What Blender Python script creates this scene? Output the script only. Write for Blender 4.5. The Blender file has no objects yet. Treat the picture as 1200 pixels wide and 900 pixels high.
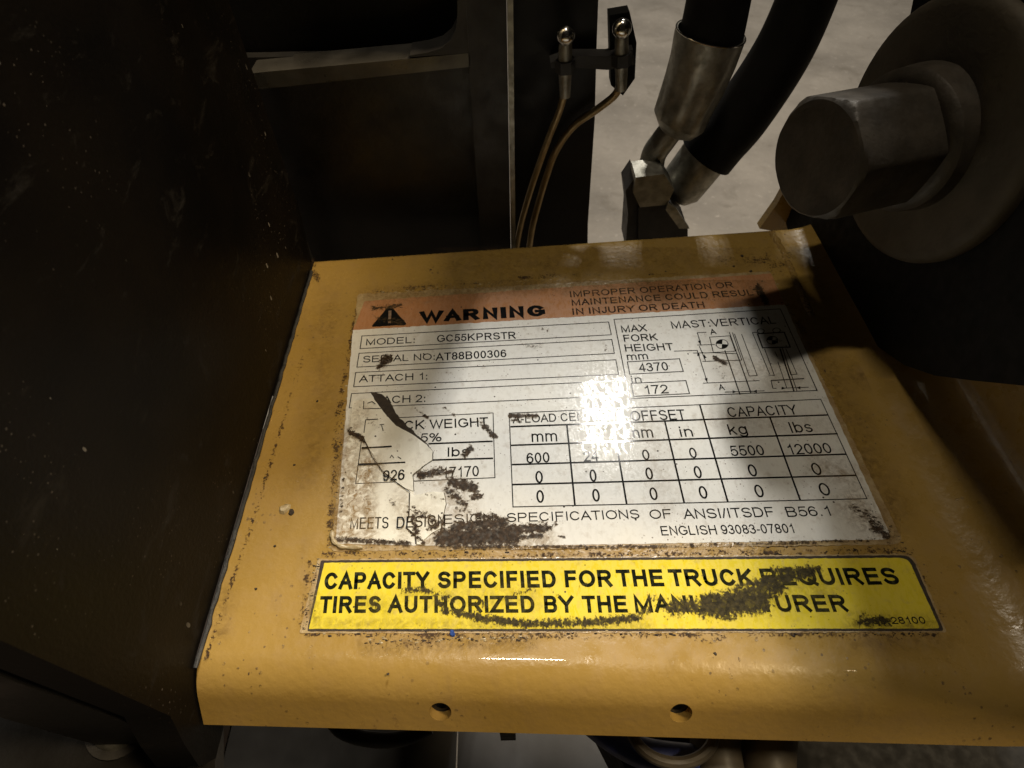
import bpy, bmesh, math, random
from mathutils import Vector, Matrix, Euler, noise as mnoise
SC = bpy.context.scene
COL = SC.collection
R = math.radians
random.seed(7)

# ------------------------------------------------------------------ camera
F = 700.0
cam_d = bpy.data.cameras.new('camera'); cam = bpy.data.objects.new('camera', cam_d); COL.objects.link(cam)
cam.location = (-0.02465183, -0.06524051, 0.14890212)
cam.rotation_euler = (0.6795527, 0.01249986, -0.01823665)
cam_d.sensor_width = 36.0; cam_d.lens = 36.0 * F / 1200.0
cam_d.clip_start = 0.005; cam_d.clip_end = 60
cam_d.dof.use_dof = True; cam_d.dof.focus_distance = 0.165; cam_d.dof.aperture_fstop = 34
SC.camera = cam

# ------------------------------------------------------------------ world
w = bpy.data.worlds.new('World'); SC.world = w; w.use_nodes = True
w.node_tree.nodes['Background'].inputs[0].default_value = (0.9, 0.72, 0.5, 1)
w.node_tree.nodes['Background'].inputs[1].default_value = 0.009

# ------------------------------------------------------------------ lamps
def area(name, loc, target, sx, sy, watts, col, roll=0.0):
    l = bpy.data.lights.new(name, 'AREA'); l.shape = 'RECTANGLE'; l.size = sx; l.size_y = sy
    l.energy = watts; l.color = col
    o = bpy.data.objects.new(name, l); COL.objects.link(o); o.location = loc
    d = (Vector(target) - Vector(loc)).normalized()
    o.rotation_euler = (d.to_track_quat('-Z', 'Y').to_matrix() @ Matrix.Rotation(roll, 3, 'Z')).to_euler()
    return o
# ceiling fixture ahead: three bright tube rows, this is what glares on the data plate
for k_ in (-1, 0, 1):
    th_ = R(-6.3); off_ = Vector((math.cos(th_), math.sin(th_), 0)) * (k_ * .102)
    p_ = Vector((0.588, 2.245, 3.0)) + off_
    o_ = area('ceiling_lamp_row', p_, p_ - Vector((0, 0, 1)), 0.040, 0.60, 46, (1.0, 0.965, 0.90))
    o_.rotation_euler = (0, 0, th_)
# warm lamp high behind the viewer
area('warm_ceiling_lamp', (1.55, -0.12, 2.6), (0, 0, 0), 0.42, 0.42, 62, (1.0, 0.79, 0.50))
# small lamp straight overhead, seen as the streak on the bracket's front fold
area('overhead_lamp', (-0.02, 0.12, 2.9), (-0.02, 0, 0), 0.38, 0.055, 15, (1.0, 0.88, 0.70))

SC.render.engine = 'CYCLES'
SC.cycles.use_denoising = True
SC.cycles.max_bounces = 6; SC.cycles.transparent_max_bounces = 12
SC.view_settings.view_transform = 'Standard'; SC.view_settings.look = 'None'
SC.view_settings.exposure = 0.14; SC.view_settings.gamma = 1.0

# ------------------------------------------------------------------ measuring: where a sight line meets a plane of the place
CM = cam.rotation_euler.to_matrix(); CC = Vector(cam.location)
def ray(px, py): return (CM @ Vector(((px - 600) / F, -(py - 450) / F, -1))).normalized()
def Z(px, py, z=0.0):
    d = ray(px, py); return CC + d * ((z - CC.z) / d.z)
def onX(px, py, x):
    d = ray(px, py); return CC + d * ((x - CC.x) / d.x)
def onY(px, py, y):
    d = ray(px, py); return CC + d * ((y - CC.y) / d.y)

# ------------------------------------------------------------------ tagging and building
def tag(o, label=None, cat=None, group=None, kind=None):
    if label: o['label'] = label
    if cat: o['category'] = cat
    if group: o['group'] = group
    if kind: o['kind'] = kind
    return o
def thing(name, label, cat, loc=(0, 0, 0), group=None):
    o = bpy.data.objects.new(name, None); COL.objects.link(o); o.location = loc
    o.empty_display_size = 0.01
    return tag(o, label, cat, group)
def link_mesh(name, me, mat, parent=None, label=None):
    o = bpy.data.objects.new(name, me); COL.objects.link(o)
    if mat: me.materials.append(mat)
    if parent is not None:
        root = parent; off = Vector((0, 0, 0))
        while root is not None: off += root.location; root = root.parent
        me.transform(Matrix.Translation(-off)); o.parent = parent
    if label: o['label'] = label
    return o
def pyobj(name, vs, fs, mat, parent=None, smooth=False, label=None):
    me = bpy.data.meshes.new(name); me.from_pydata([tuple(v) for v in vs], [], fs); me.update()
    if smooth:
        for p in me.polygons: p.use_smooth = True
    return link_mesh(name, me, mat, parent, label)
def bmobj(name, bm, mat, parent=None, smooth=False, label=None, bevel=0.0, seg=2):
    if bevel > 0:
        es = [e for e in bm.edges if len(e.link_faces) == 2 and e.calc_face_angle(0) > 0.5]
        bmesh.ops.bevel(bm, geom=es, offset=bevel, segments=seg, affect='EDGES', profile=0.5, clamp_overlap=True)
    bmesh.ops.recalc_face_normals(bm, faces=bm.faces[:])
    me = bpy.data.meshes.new(name); bm.to_mesh(me); bm.free()
    if smooth:
        for p in me.polygons: p.use_smooth = True
        try: me.set_sharp_from_angle(angle=R(35))
        except Exception: pass
    return link_mesh(name, me, mat, parent, label)
def box_bm(bm, lo, hi):
    vs = [bm.verts.new((x, y, z)) for x in (lo[0], hi[0]) for y in (lo[1], hi[1]) for z in (lo[2], hi[2])]
    for f in ((0, 1, 3, 2), (4, 6, 7, 5), (0, 4, 5, 1), (2, 3, 7, 6), (0, 2, 6, 4), (1, 5, 7, 3)):
        bm.faces.new([vs[i] for i in f])
def box(name, lo, hi, mat, parent=None, bevel=0.0, label=None, smooth=True):
    bm = bmesh.new(); box_bm(bm, lo, hi)
    return bmobj(name, bm, mat, parent, smooth, label, bevel)
def prism_bm(bm, poly, vec):
    """poly: points in a plane, vec: extrusion"""
    vec = Vector(vec)
    a = [bm.verts.new(p) for p in poly]; b = [bm.verts.new(Vector(p) + vec) for p in poly]
    bm.faces.new(a); bm.faces.new(list(reversed(b)))
    n = len(a)
    for i in range(n): bm.faces.new([a[i], b[i], b[(i + 1) % n], a[(i + 1) % n]])
def frame_of(t):
    t = t.normalized(); up = Vector((0, 0, 1)) if abs(t.z) < 0.9 else Vector((0, 1, 0))
    u = t.cross(up).normalized(); return u, t.cross(u).normalized()
def tube_bm(bm, pts, rad, n=20, cap=True):
    pts = [Vector(p) for p in pts]
    if not hasattr(rad, '__len__'): rad = [rad] * len(pts)
    rings = []; u = None
    for i, p in enumerate(pts):
        t = (pts[min(i + 1, len(pts) - 1)] - pts[max(i - 1, 0)]).normalized()
        if u is None: u, v = frame_of(t)
        else:
            u = (u - t * u.dot(t)).normalized(); v = t.cross(u)
        rings.append([bm.verts.new(p + (u * math.cos(a) + v * math.sin(a)) * rad[i]) for a in [2 * math.pi * k / n for k in range(n)]])
    for a, b in zip(rings, rings[1:]):
        for k in range(n): bm.faces.new([a[k], a[(k + 1) % n], b[(k + 1) % n], b[k]])
    if cap: bm.faces.new(rings[0]); bm.faces.new(list(reversed(rings[-1])))
def spline(pts, m=8):
    pts = [Vector(p) for p in pts]; out = []
    q = [pts[0] * 2 - pts[1]] + pts + [pts[-1] * 2 - pts[-2]]
    for i in range(1, len(q) - 2):
        for k in range(m):
            t = k / m; a, b, c, d = q[i - 1], q[i], q[i + 1], q[i + 2]
            out.append(0.5 * ((2 * b) + (c - a) * t + (2 * a - 5 * b + 4 * c - d) * t * t + (3 * b - a - 3 * c + d) * t ** 3))
    out.append(pts[-1]); return out
def tube(name, pts, rad, mat, parent=None, n=20, label=None):
    bm = bmesh.new(); tube_bm(bm, pts, rad, n); return bmobj(name, bm, mat, parent, True, label)

# ------------------------------------------------------------------ materials
class NT:
    def __init__(s, name):
        s.m = bpy.data.materials.new(name); s.m.use_nodes = True; s.t = s.m.node_tree; s.b = s.t.nodes['Principled BSDF']
        s.co = s.t.nodes.new('ShaderNodeTexCoord').outputs['Object']
    def n(s, typ, **kw):
        nd = s.t.nodes.new(typ)
        for k, v in kw.items():
            if k == 'op': nd.operation = v
            elif k in ('data_type', 'blend_type', 'feature', 'attribute_name', 'distance', 'clamp', 'noise_dimensions'): setattr(nd, k, v)
        return nd
    def set(s, nd, i, v):
        if isinstance(v, bpy.types.NodeSocket): s.t.links.new(v, nd.inputs[i])
        else: nd.inputs[i].default_value = v
    def math(s, op, a, b=0.0, clamp=False):
        nd = s.n('ShaderNodeMath', op=op); nd.use_clamp = clamp; s.set(nd, 0, a); s.set(nd, 1, b); return nd.outputs[0]
    def vmul(s, v):
        nd = s.n('ShaderNodeVectorMath', op='MULTIPLY'); s.set(nd, 0, s.co); nd.inputs[1].default_value = v; return nd.outputs[0]
    def noise(s, scale, detail=3.0, rough=0.55, vec=None, dist=0.0):
        nd = s.n('ShaderNodeTexNoise'); s.set(nd, 'Vector', vec or s.co); nd.inputs['Scale'].default_value = scale
        nd.inputs['Detail'].default_value = detail; nd.inputs['Roughness'].default_value = rough; nd.inputs['Distortion'].default_value = dist
        return nd.outputs['Fac']
    def voro(s, scale, vec=None, rnd=1.0):
        nd = s.n('ShaderNodeTexVoronoi'); s.set(nd, 'Vector', vec or s.co); nd.inputs['Scale'].default_value = scale
        nd.inputs['Randomness'].default_value = rnd
        sep = s.n('ShaderNodeSeparateColor'); s.t.links.new(nd.outputs['Color'], sep.inputs[0])
        return nd.outputs['Distance'], sep.outputs[0], sep.outputs[1]
    def ramp(s, v, lo, hi):
        nd = s.n('ShaderNodeMapRange'); nd.clamp = True; s.set(nd, 0, v); nd.inputs[1].default_value = lo; nd.inputs[2].default_value = hi
        nd.inputs[3].default_value = 0; nd.inputs[4].default_value = 1; return nd.outputs[0]
    def mix(s, f, a, b):
        nd = s.n('ShaderNodeMix'); nd.data_type = 'RGBA'
        s.set(nd, 0, f)
        for i, v in ((6, a), (7, b)):
            if isinstance(v, tuple): nd.inputs[i].default_value = (*v[:3], 1)
            else: s.t.links.new(v, nd.inputs[i])
        return nd.outputs[2]
    def attr(s, name):
        nd = s.n('ShaderNodeAttribute'); nd.attribute_name = name; return nd.outputs['Fac']
    def out(s, col=None, rough=None, metal=None, bump=None, bs=0.3, bd=0.001, coat=None, spec=None):
        for k, v in (('Base Color', col), ('Roughness', rough), ('Metallic', metal), ('Coat Weight', coat), ('Specular IOR Level', spec)):
            if v is None: continue
            if isinstance(v, tuple): v = (*v[:3], 1)
            s.set(s.b, k, v)
        if bump is not None:
            nd = s.n('ShaderNodeBump'); nd.inputs['Strength'].default_value = bs; nd.inputs['Distance'].default_value = bd
            s.set(nd, 'Height', bump); s.t.links.new(nd.outputs[0], s.b.inputs['Normal'])
        return s.m

def mat_paint(name='ochre_paint'):
    s = NT(name)
    big = s.noise(28, 4); mid = s.noise(180, 4)
    c = s.mix(s.ramp(big, .3, .7), (.33, .205, .046), (.39, .248, .066))
    c = s.mix(s.math('MULTIPLY', s.ramp(mid, .5, .75), .35), c, (.33, .20, .065))
    wear = s.math('MULTIPLY', s.ramp(s.noise(120, 6, .75), .64, .70), s.ramp(s.noise(30, 2), .45, .6))
    c = s.mix(s.math('MULTIPLY', wear, .55), c, (.13, .07, .03))
    smear = s.ramp(s.noise(75, 5, .7, s.vmul((1, .35, 1)), 1.2), .55, .8)
    c = s.mix(s.math('MULTIPLY', smear, .4), c, (.22, .14, .06))
    # dark specks stuck to the paint
    d1, r1, q1 = s.voro(560, s.vmul((1.25, .6, 1)))
    k1 = s.math('MULTIPLY', s.math('LESS_THAN', d1, s.math('MULTIPLY', q1, .24)), s.math('GREATER_THAN', r1, .86))
    d2, r2, q2 = s.voro(900)
    k2 = s.math('MULTIPLY', s.math('LESS_THAN', d2, s.math('MULTIPLY', q2, .42)), s.math('GREATER_THAN', r2, .80))
    k = s.math('MAXIMUM', k1, s.math('MULTIPLY', k2, .7))
    k = s.math('MULTIPLY', k, s.ramp(s.noise(38, 3), .47, .62))
    k = s.math('MULTIPLY', k, s.ramp(s.noise(1500, 3), .38, .52))
    c = s.mix(k, c, (.045, .023, .010))
    orange = s.noise(520, 2, .5); fine = s.noise(2600, 2)
    h = s.math('ADD', s.math('MULTIPLY', orange, .8), s.math('MULTIPLY', fine, .10))
    h = s.math('ADD', h, s.math('MULTIPLY', k, .5))
    rgh = s.math('ADD', .22, s.math('MULTIPLY', s.ramp(mid, .35, .7), .22))
    rgh = s.math('ADD', rgh, s.math('MULTIPLY', k, .3))
    return s.out(c, rgh, 0.0, h, .5, .0003, .45)
def mat_sheet(name, base, warm, scratch=.25):
    s = NT(name)
    c = s.mix(s.ramp(s.noise(55, 4), .35, .7), base, warm)
    d, r, q = s.voro(1500)
    k = s.math('MULTIPLY', s.math('LESS_THAN', d, s.math('MULTIPLY', q, .38)), s.math('GREATER_THAN', r, .80))
    k = s.math('MULTIPLY', k, s.ramp(s.noise(70, 3), .45, .62))
    c = s.mix(s.math('MULTIPLY', k, .75), c, (.10, .05, .03))
    d3, r3, q3 = s.voro(420)
    k3 = s.math('MULTIPLY', s.math('LESS_THAN', d3, .13), s.math('GREATER_THAN', r3, .93))
    c = s.mix(k3, c, (.04, .03, .02))
    c = s.mix(s.math('MULTIPLY', s.ramp(s.noise(420, 3), .56, .74), .30), c, (.33, .25, .17))
    wave = s.noise(130, 3, .5); fine = s.noise(1100, 3); sc = s.noise(260, 3, .6, s.vmul((1, 9, 1)), .8)
    h = s.math('ADD', s.math('MULTIPLY', wave, .07), s.math('ADD', s.math('MULTIPLY', fine, .030), s.math('MULTIPLY', sc, .03)))
    pat = s.ramp(s.noise(620, 6, .72, s.vmul((1.5, .55, 1)), .6), .455, .50)
    pat = s.math('MAXIMUM', pat, s.ramp(s.noise(1900, 3, .6), .60, .66))
    rgh = s.math('ADD', .028, s.math('MULTIPLY', pat, .52))
    return s.out(c, rgh, 0, h, .3, .00035, 0.0, .28)
def mat_ink(name, col, rough=.3, fade=.0, facol=(.5, .45, .4)):
    s = NT(name); c = col
    if fade: c = s.mix(s.math('MULTIPLY', s.ramp(s.noise(700, 3), .5, .72), fade), col, facol)
    return s.out(c, rough, spec=.18)
def mat_simple(name, a, b, sc, rough, rough2=None, metal=0.0, bs=.2, bd=.0004, bsc=None, coat=0.0, spec=None):
    s = NT(name); nz = s.ramp(s.noise(sc, 4), .3, .7)
    c = s.mix(nz, a, b)
    rg = rough if rough2 is None else s.math('ADD', rough, s.math('MULTIPLY', s.ramp(s.noise(sc * 2.3, 4), .35, .7), rough2 - rough))
    return s.out(c, rg, metal, s.noise(bsc or sc * 3, 4), bs, bd, coat, spec)
def mat_black_panel():
    s = NT('black_panel_paint')
    c = s.mix(s.ramp(s.noise(25, 4), .35, .7), (.0035, .003, .0025), (.008, .006, .004))
    d, r, q = s.voro(330, s.vmul((1, 1, .5)))
    k = s.math('MULTIPLY', s.math('LESS_THAN', d, s.math('MULTIPLY', q, .17)), s.math('GREATER_THAN', r, .91))
    k = s.math('MULTIPLY', k, s.ramp(s.noise(30, 3), .54, .66))
    d2, r2, q2 = s.voro(1300)
    k2 = s.math('MULTIPLY', s.math('LESS_THAN', d2, s.math('MULTIPLY', q2, .3)), s.math('GREATER_THAN', r2, .9))
    k2 = s.math('MULTIPLY', k2, s.ramp(s.noise(22, 3), .48, .62))
    c = s.mix(s.math('MULTIPLY', k, .8), c, (.22, .20, .17)); c = s.mix(s.math('MULTIPLY', k2, .35), c, (.2, .17, .14))
    sm = s.ramp(s.noise(60, 5, .7, s.vmul((1, 1, 2.2)), .5), .58, .8)
    c = s.mix(s.math('MULTIPLY', sm, .22), c, (.10, .09, .08))
    return s.out(c, s.math('ADD', .42, s.math('MULTIPLY', sm, .3)), 0, s.noise(900, 3), .25, .0003, None, .06)
def mat_film(name, dark, tan, nscale, sharp=7.0, stretch=(1, 1, 1), amp=2.6, rough=.6):
    """a skin of grease or rubbed-in dirt lying on a sticker: see-through where it is clean"""
    s = NT(name)
    g = s.attr('grime'); st = s.attr('stain')
    n1 = s.noise(nscale, 6, .75, s.vmul(stretch), .35)
    m = s.math('MULTIPLY', s.math('SUBTRACT', s.math('ADD', g, s.math('MULTIPLY', s.math('SUBTRACT', n1, .5), amp)), .5), sharp, True)
    m = s.math('MULTIPLY', m, s.ramp(g, .03, .15))
    n2 = s.noise(nscale * .45, 5, .7, None, 1.0)
    m2 = s.math('MULTIPLY', s.math('MULTIPLY', st, s.ramp(n2, .36, .68)), .85)
    c = s.mix(s.ramp(s.noise(nscale * .8, 4), .35, .7), dark, tuple(v * 4.0 for v in dark))
    c = s.mix(m, tan, c)
    s.out(c, rough, 0, s.noise(nscale, 4), .5, .0003, None, .15)
    tr = s.n('ShaderNodeBsdfTransparent'); mx = s.n('ShaderNodeMixShader')
    s.t.links.new(s.math('MAXIMUM', s.math('MULTIPLY', m, s.math('ADD', .72, s.math('MULTIPLY', s.ramp(s.noise(nscale * .6, 4), .35, .55), .26))), m2), mx.inputs[0]); s.t.links.new(tr.outputs[0], mx.inputs[1]); s.t.links.new(s.b.outputs[0], mx.inputs[2])
    s.t.links.new(mx.outputs[0], s.t.nodes['Material Output'].inputs[0])
    return s.m

M = {}
M['paint'] = mat_paint()
M['white'] = mat_sheet('plate_white', (.74, .735, .70), (.78, .765, .70))
M['cream'] = mat_sheet('plate_torn_cream', (.80, .78, .68), (.86, .84, .76), .1)
M['orange'] = mat_sheet('plate_orange', (.47, .215, .085), (.42, .215, .11))
M['yellow'] = mat_sheet('notice_yellow', (.74, .60, .035), (.68, .55, .05), .2)
M['ink'] = mat_ink('black_ink', (.010, .010, .010), .07)
M['ink_worn'] = mat_ink('worn_black_ink', (.03, .022, .018), .08, .75, (.35, .15, .07))
M['ink_rule'] = mat_ink('ruled_line_ink', (.014, .014, .014), .07, .2)
M['ink_green'] = mat_ink('notice_ink', (.010, .012, .007), .1, .25, (.2, .2, .1))
M['margin'] = mat_simple('clear_film_margin', (.30, .19, .075), (.47, .36, .19), 210, .15, .5, 0, .5, .0006, 500)
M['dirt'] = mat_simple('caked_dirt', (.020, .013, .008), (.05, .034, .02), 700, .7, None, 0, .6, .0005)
M['grime'] = mat_film('grease_on_plate', (.019, .012, .007), (.30, .19, .07), 1300, 4.5, (.75, 1, 1))
M['grime_y'] = mat_film('grease_on_notice', (.017, .013, .004), (.22, .17, .04), 1400, 4.5, (1, .7, 1), 2.8)
M['grime_p'] = mat_film('dirt_on_paint', (.028, .016, .008), (.12, .065, .022), 1300, 5)
M['black'] = mat_simple('satin_black_steel', (.010, .009, .008), (.014, .0125, .011), 40, .4, .6, 0, .2, .0004, 500, 0, .25)
M['panel'] = mat_black_panel()
M['greyblack'] = mat_simple('dusty_dark_steel', (.024, .022, .021), (.052, .048, .043), 60, .45, .7, .2, .25, .0004, 300)
M['cover'] = mat_simple('grey_black_cover', (.013, .012, .011), (.030, .028, .025), 35, .32, .6, 0, .25, .0005, 300)
M['ledge'] = mat_simple('scuffed_ledge', (.05, .046, .04), (.16, .15, .13), 45, .25, .5, .5, .2, .0004, 300)
M['rubber'] = mat_simple('black_rubber', (.009, .009, .009), (.012, .011, .010), 120, .6, .8, 0, .3, .0003, None, 0, .2)
M['hose'] = mat_simple('hose_rubber', (.010, .009, .008), (.014, .012, .010), 150, .65, .8, 0, .3, .0003, 900, 0, .2)
M['steel'] = mat_simple('dull_steel', (.22, .21, .175), (.46, .44, .38), 220, .38, .65, .85, .25, .0004, 400)
M['steel_b'] = mat_simple('bright_steel', (.55, .52, .47), (.72, .7, .66), 300, .12, .3, 1.0, .15, .0002)
M['bolt'] = mat_simple('grey_bolt_steel', (.040, .033, .024), (.085, .069, .050), 110, .45, .65, .2, .35, .0004, 700)
M['washer'] = mat_simple('dusty_washer_steel', (.070, .058, .040), (.115, .095, .066), 60, .55, .75, .2, .3, .0005, 700)
M['copper'] = mat_simple('brassy_pipe', (.26, .19, .09), (.40, .30, .16), 200, .3, .45, .7, .2, .0002)
M['seal'] = mat_simple('grey_sealant', (.012, .012, .012), (.035, .034, .032), 300, .5, .8, 0, .6, .0008, 700)
def mat_floor():
    s = NT('concrete_floor'); c = s.mix(s.ramp(s.noise(3.2, 6, .65), .3, .7), (.13, .115, .096), (.235, .21, .178))
    c = s.mix(s.math('MULTIPLY', s.ramp(s.noise(9, 5, .7, None, 1.0), .55, .7), .55), c, (.10, .085, .065))
    c = s.mix(s.math('MULTIPLY', s.ramp(s.noise(40, 4, .7), .6, .75), .5), c, (.42, .38, .33))
    return s.out(c, s.math('ADD', .45, s.math('MULTIPLY', s.noise(12, 4), .4)), 0, s.noise(60, 5), .3, .01)
M['floor'] = mat_floor()
M['step'] = mat_simple('dark_step_plate', (.035, .034, .033), (.055, .052, .05), 12, .5, .7, .3, .2, .001, 40)
M['blue'] = mat_simple('blue_hose', (.02, .03, .13), (.03, .05, .2), 100, .35, .5, 0, .2, .0003)
M['cream_p'] = mat_simple('cream_plastic', (.05, .04, .028), (.10, .082, .056), 100, .5, .7, 0, .2, .0003)
M['bluechip'] = mat_simple('blue_paint_chip', (.02, .06, .25), (.03, .09, .35), 800, .4)
M['flake'] = mat_simple('dried_film_flake', (.35, .26, .13), (.52, .44, .28), 600, .2, .4, 0, .5, .0004)

# ------------------------------------------------------------------ stroke lettering (plain grotesque capitals)
def arc(cx, cy, rx, ry, a0, a1, n=10):
    return [(cx + rx * math.cos(R(a0 + (a1 - a0) * i / n)), cy + ry * math.sin(R(a0 + (a1 - a0) * i / n))) for i in range(n + 1)]
def ell(n=22): return arc(.5, .5, .5, .5, 90, 450, n)
G = {}   # char: (ink width, side space, strokes in a unit box)
def g(c, w_, sb, *st): G[c] = (w_, sb, st)
g('A', .90, .01, [(0, 0), (.5, 1), (1, 0)], [(.17, .34), (.83, .34)])
g('B', .76, .09, [(0, 0), (0, 1), (.62, 1)] + arc(.62, .765, .33, .235, 90, -90, 8) + [(0, .53)], [(.6, .53)] + arc(.66, .265, .34, .265, 90, -90, 8) + [(0, 0)])
g('C', .88, .06, arc(.5, .5, .5, .5, 38, 322, 18))
g('D', .84, .09, [(0, 0), (0, 1), (.48, 1)] + arc(.48, .5, .52, .5, 90, -90, 14) + [(0, 0)])
g('E', .76, .09, [(1, 1), (0, 1), (0, 0), (1, 0)], [(0, .52), (.92, .52)])
g('F', .70, .09, [(1, 1), (0, 1), (0, 0)], [(0, .51), (.88, .51)])
g('G', .94, .06, arc(.5, .5, .5, .5, 40, 318, 18) + [(1, .2), (1, .46), (.62, .46)])
g('H', .80, .10, [(0, 0), (0, 1)], [(1, 0), (1, 1)], [(0, .53), (1, .53)])
g('I', .13, .13, [(.5, 0), (.5, 1)])
g('J', .56, .06, [(1, 1), (1, .3)] + arc(.5, .27, .5, .27, 0, -180, 9))
g('K', .84, .09, [(0, 0), (0, 1)], [(.96, 1), (.02, .34)], [(.34, .58), (1, 0)])
g('L', .64, .09, [(0, 1), (0, 0), (1, 0)])
g('M', .96, .10, [(0, 0), (0, 1), (.5, .04), (1, 1), (1, 0)])
g('N', .80, .10, [(0, 0), (0, 1), (1, 0), (1, 1)])
g('O', .98, .055, ell())
g('P', .78, .09, [(0, 0), (0, 1), (.62, 1)] + arc(.62, .73, .38, .27, 90, -90, 9) + [(0, .46)])
g('Q', .98, .055, ell(), [(.6, .26), (1, -.04)])
g('R', .84, .09, [(0, 0), (0, 1), (.6, 1)] + arc(.62, .75, .36, .25, 90, -90, 9) + [(0, .5)], [(.52, .5), (1, 0)])
g('S', .82, .06, arc(.5, .755, .46, .245, 25, 250, 12) + arc(.52, .26, .48, .26, 78, -160, 12))
g('T', .80, .02, [(0, 1), (1, 1)], [(.5, 1), (.5, 0)])
g('U', .80, .10, [(0, 1), (0, .34)] + arc(.5, .36, .5, .36, 180, 360, 12) + [(1, 1)])
g('V', .90, .01, [(0, 1), (.5, 0), (1, 1)])
g('W', 1.28, .01, [(0, 1), (.27, 0), (.5, .96), (.73, 0), (1, 1)])
g('X', .90, .01, [(0, 1), (1, 0)], [(1, 1), (0, 0)])
g('Y', .90, .01, [(0, 1), (.5, .45), (1, 1)], [(.5, .45), (.5, 0)])
g('Z', .82, .03, [(0, 1), (1, 1), (0, 0), (1, 0)])
g('0', .64, .06, ell())
g('1', .34, .16, [(0, .74), (.55, .82), (1, 1), (1, 0)])
g('2', .66, .05, arc(.5, .7, .48, .30, 165, -30, 10) + [(0, 0), (1, 0)])
g('3', .66, .05, arc(.48, .745, .44, .255, 160, -85, 10), arc(.48, .27, .52, .27, 85, -160, 10))
g('4', .70, .03, [(.74, 0), (.74, 1), (0, .26), (1, .26)])
g('5', .66, .05, [(.95, 1), (.2, 1), (.05, .48)] + arc(.48, .32, .52, .32, 140, -155, 12))
g('6', .66, .05, arc(.5, .31, .5, .31, 180, -180, 16), [(0, .31)] + arc(.52, .5, .52, .5, 180, 45, 9))
g('7', .66, .06, [(0, 1), (1, 1), (.58, .5), (.36, 0)])
g('8', .66, .05, arc(.5, .76, .43, .24, 90, 450, 14), arc(.5, .265, .5, .265, 90, 450, 14))
g('9', .66, .05, arc(.5, .69, .5, .31, 0, 360, 16), [(1, .69)] + arc(.48, .5, .52, .5, 0, -135, 9))
g(':', .13, .13, [(.5, .0), (.5, .06)], [(.5, .58), (.5, .64)])
g('.', .13, .13, [(.5, .0), (.5, .03)])
g('-', .34, .06, [(0, .37), (1, .37)])
g('/', .38, .01, [(0, 0), (1, 1)])
g('%', 1.08, .05, arc(.2, .76, .2, .24, 0, 360, 12), arc(.8, .24, .2, .24, 0, 360, 12), [(.74, 1), (.26, 0)])
g('!', .13, .13, [(.5, 0), (.5, .02)], [(.5, .3), (.5, 1)])
g(' ', .25, .06)
g('m', .92, .08, [(0, 0), (0, .72)], [(0, .46)] + arc(.25, .48, .25, .24, 180, 0, 7) + [(.5, 0)], [(.5, .46)] + arc(.75, .48, .25, .24, 180, 0, 7) + [(1, 0)])
g('n', .52, .08, [(0, 0), (0, .72)], [(0, .42)] + arc(.5, .44, .5, .28, 180, 0, 8) + [(1, 0)])
g('i', .12, .09, [(.5, 0), (.5, .70)], [(.5, .96), (.5, 1)])
g('l', .12, .09, [(.5, 0), (.5, 1)])
g('k', .52, .08, [(0, 0), (0, 1)], [(.92, .72), (.05, .27)], [(.36, .46), (1, 0)])
g('g', .58, .06, arc(.5, .36, .5, .36, 0, 360, 14), [(1, .72), (1, -.06)] + arc(.5, -.06, .5, .2, 0, -160, 8))
g('b', .58, .07, [(0, 0), (0, 1)], arc(.5, .36, .5, .36, 180, 540, 14))
g('s', .54, .05, arc(.5, .54, .44, .18, 30, 245, 8) + arc(.5, .19, .46, .19, 70, -155, 8))

SL = [(300, -.20), (405, -.093), (598, .035), (669, .10), (726, .165), (790, .235), (838, .285), (920, .372), (990, .455), (1060, .50), (1110, .53)]
def slope(x):
    for (a, p), (b, q) in zip(SL, SL[1:]):
        if x <= b: return p + (q - p) * (x - a) / (b - a)
    return SL[-1][1]
def upslope(px, py):
    x = px
    for _ in range(3): x = px + slope(x) * (540 - py)
    return slope(x)

def stroke_quads(vs, fs, pl, hw, z, fmap, ext=True):
    """a pen stroke of half width hw along the points pl (2-D), each joint mitred"""
    p = [Vector(q) for q in pl]
    q = [p[0]]
    for a in p[1:]:
        if (a - q[-1]).length > 1e-5: q.append(a)
    p = q
    if len(p) < 2: return
    closed = (p[0] - p[-1]).length < 1e-4 and len(p) > 4
    if not closed and ext:
        p[0] = p[0] + (p[0] - p[1]).normalized() * hw; p[-1] = p[-1] + (p[-1] - p[-2]).normalized() * hw
    n = len(p); L = []; Rr = []
    for i in range(n):
        if closed: a, b = p[(i - 1) % (n - 1)], p[(i + 1) % (n - 1)]
        else: a, b = p[max(i - 1, 0)], p[min(i + 1, n - 1)]
        d1 = (p[i] - a); d2 = (b - p[i])
        d1 = d1.normalized() if d1.length > 1e-9 else d2.normalized(); d2 = d2.normalized() if d2.length > 1e-9 else d1
        n1 = Vector((-d1.y, d1.x)); n2 = Vector((-d2.y, d2.x)); m = (n1 + n2)
        m = n1 if m.length < 1e-6 else m.normalized()
        k = hw / max(m.dot(n1), .42)
        L.append(p[i] + m * k); Rr.append(p[i] - m * k)
    b0 = len(vs)
    for i in range(n): vs.append(fmap(L[i], z)); vs.append(fmap(Rr[i], z))
    for i in range(n - 1): fs.append((b0 + 2 * i, b0 + 2 * i + 1, b0 + 2 * i + 3, b0 + 2 * i + 2))

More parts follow.
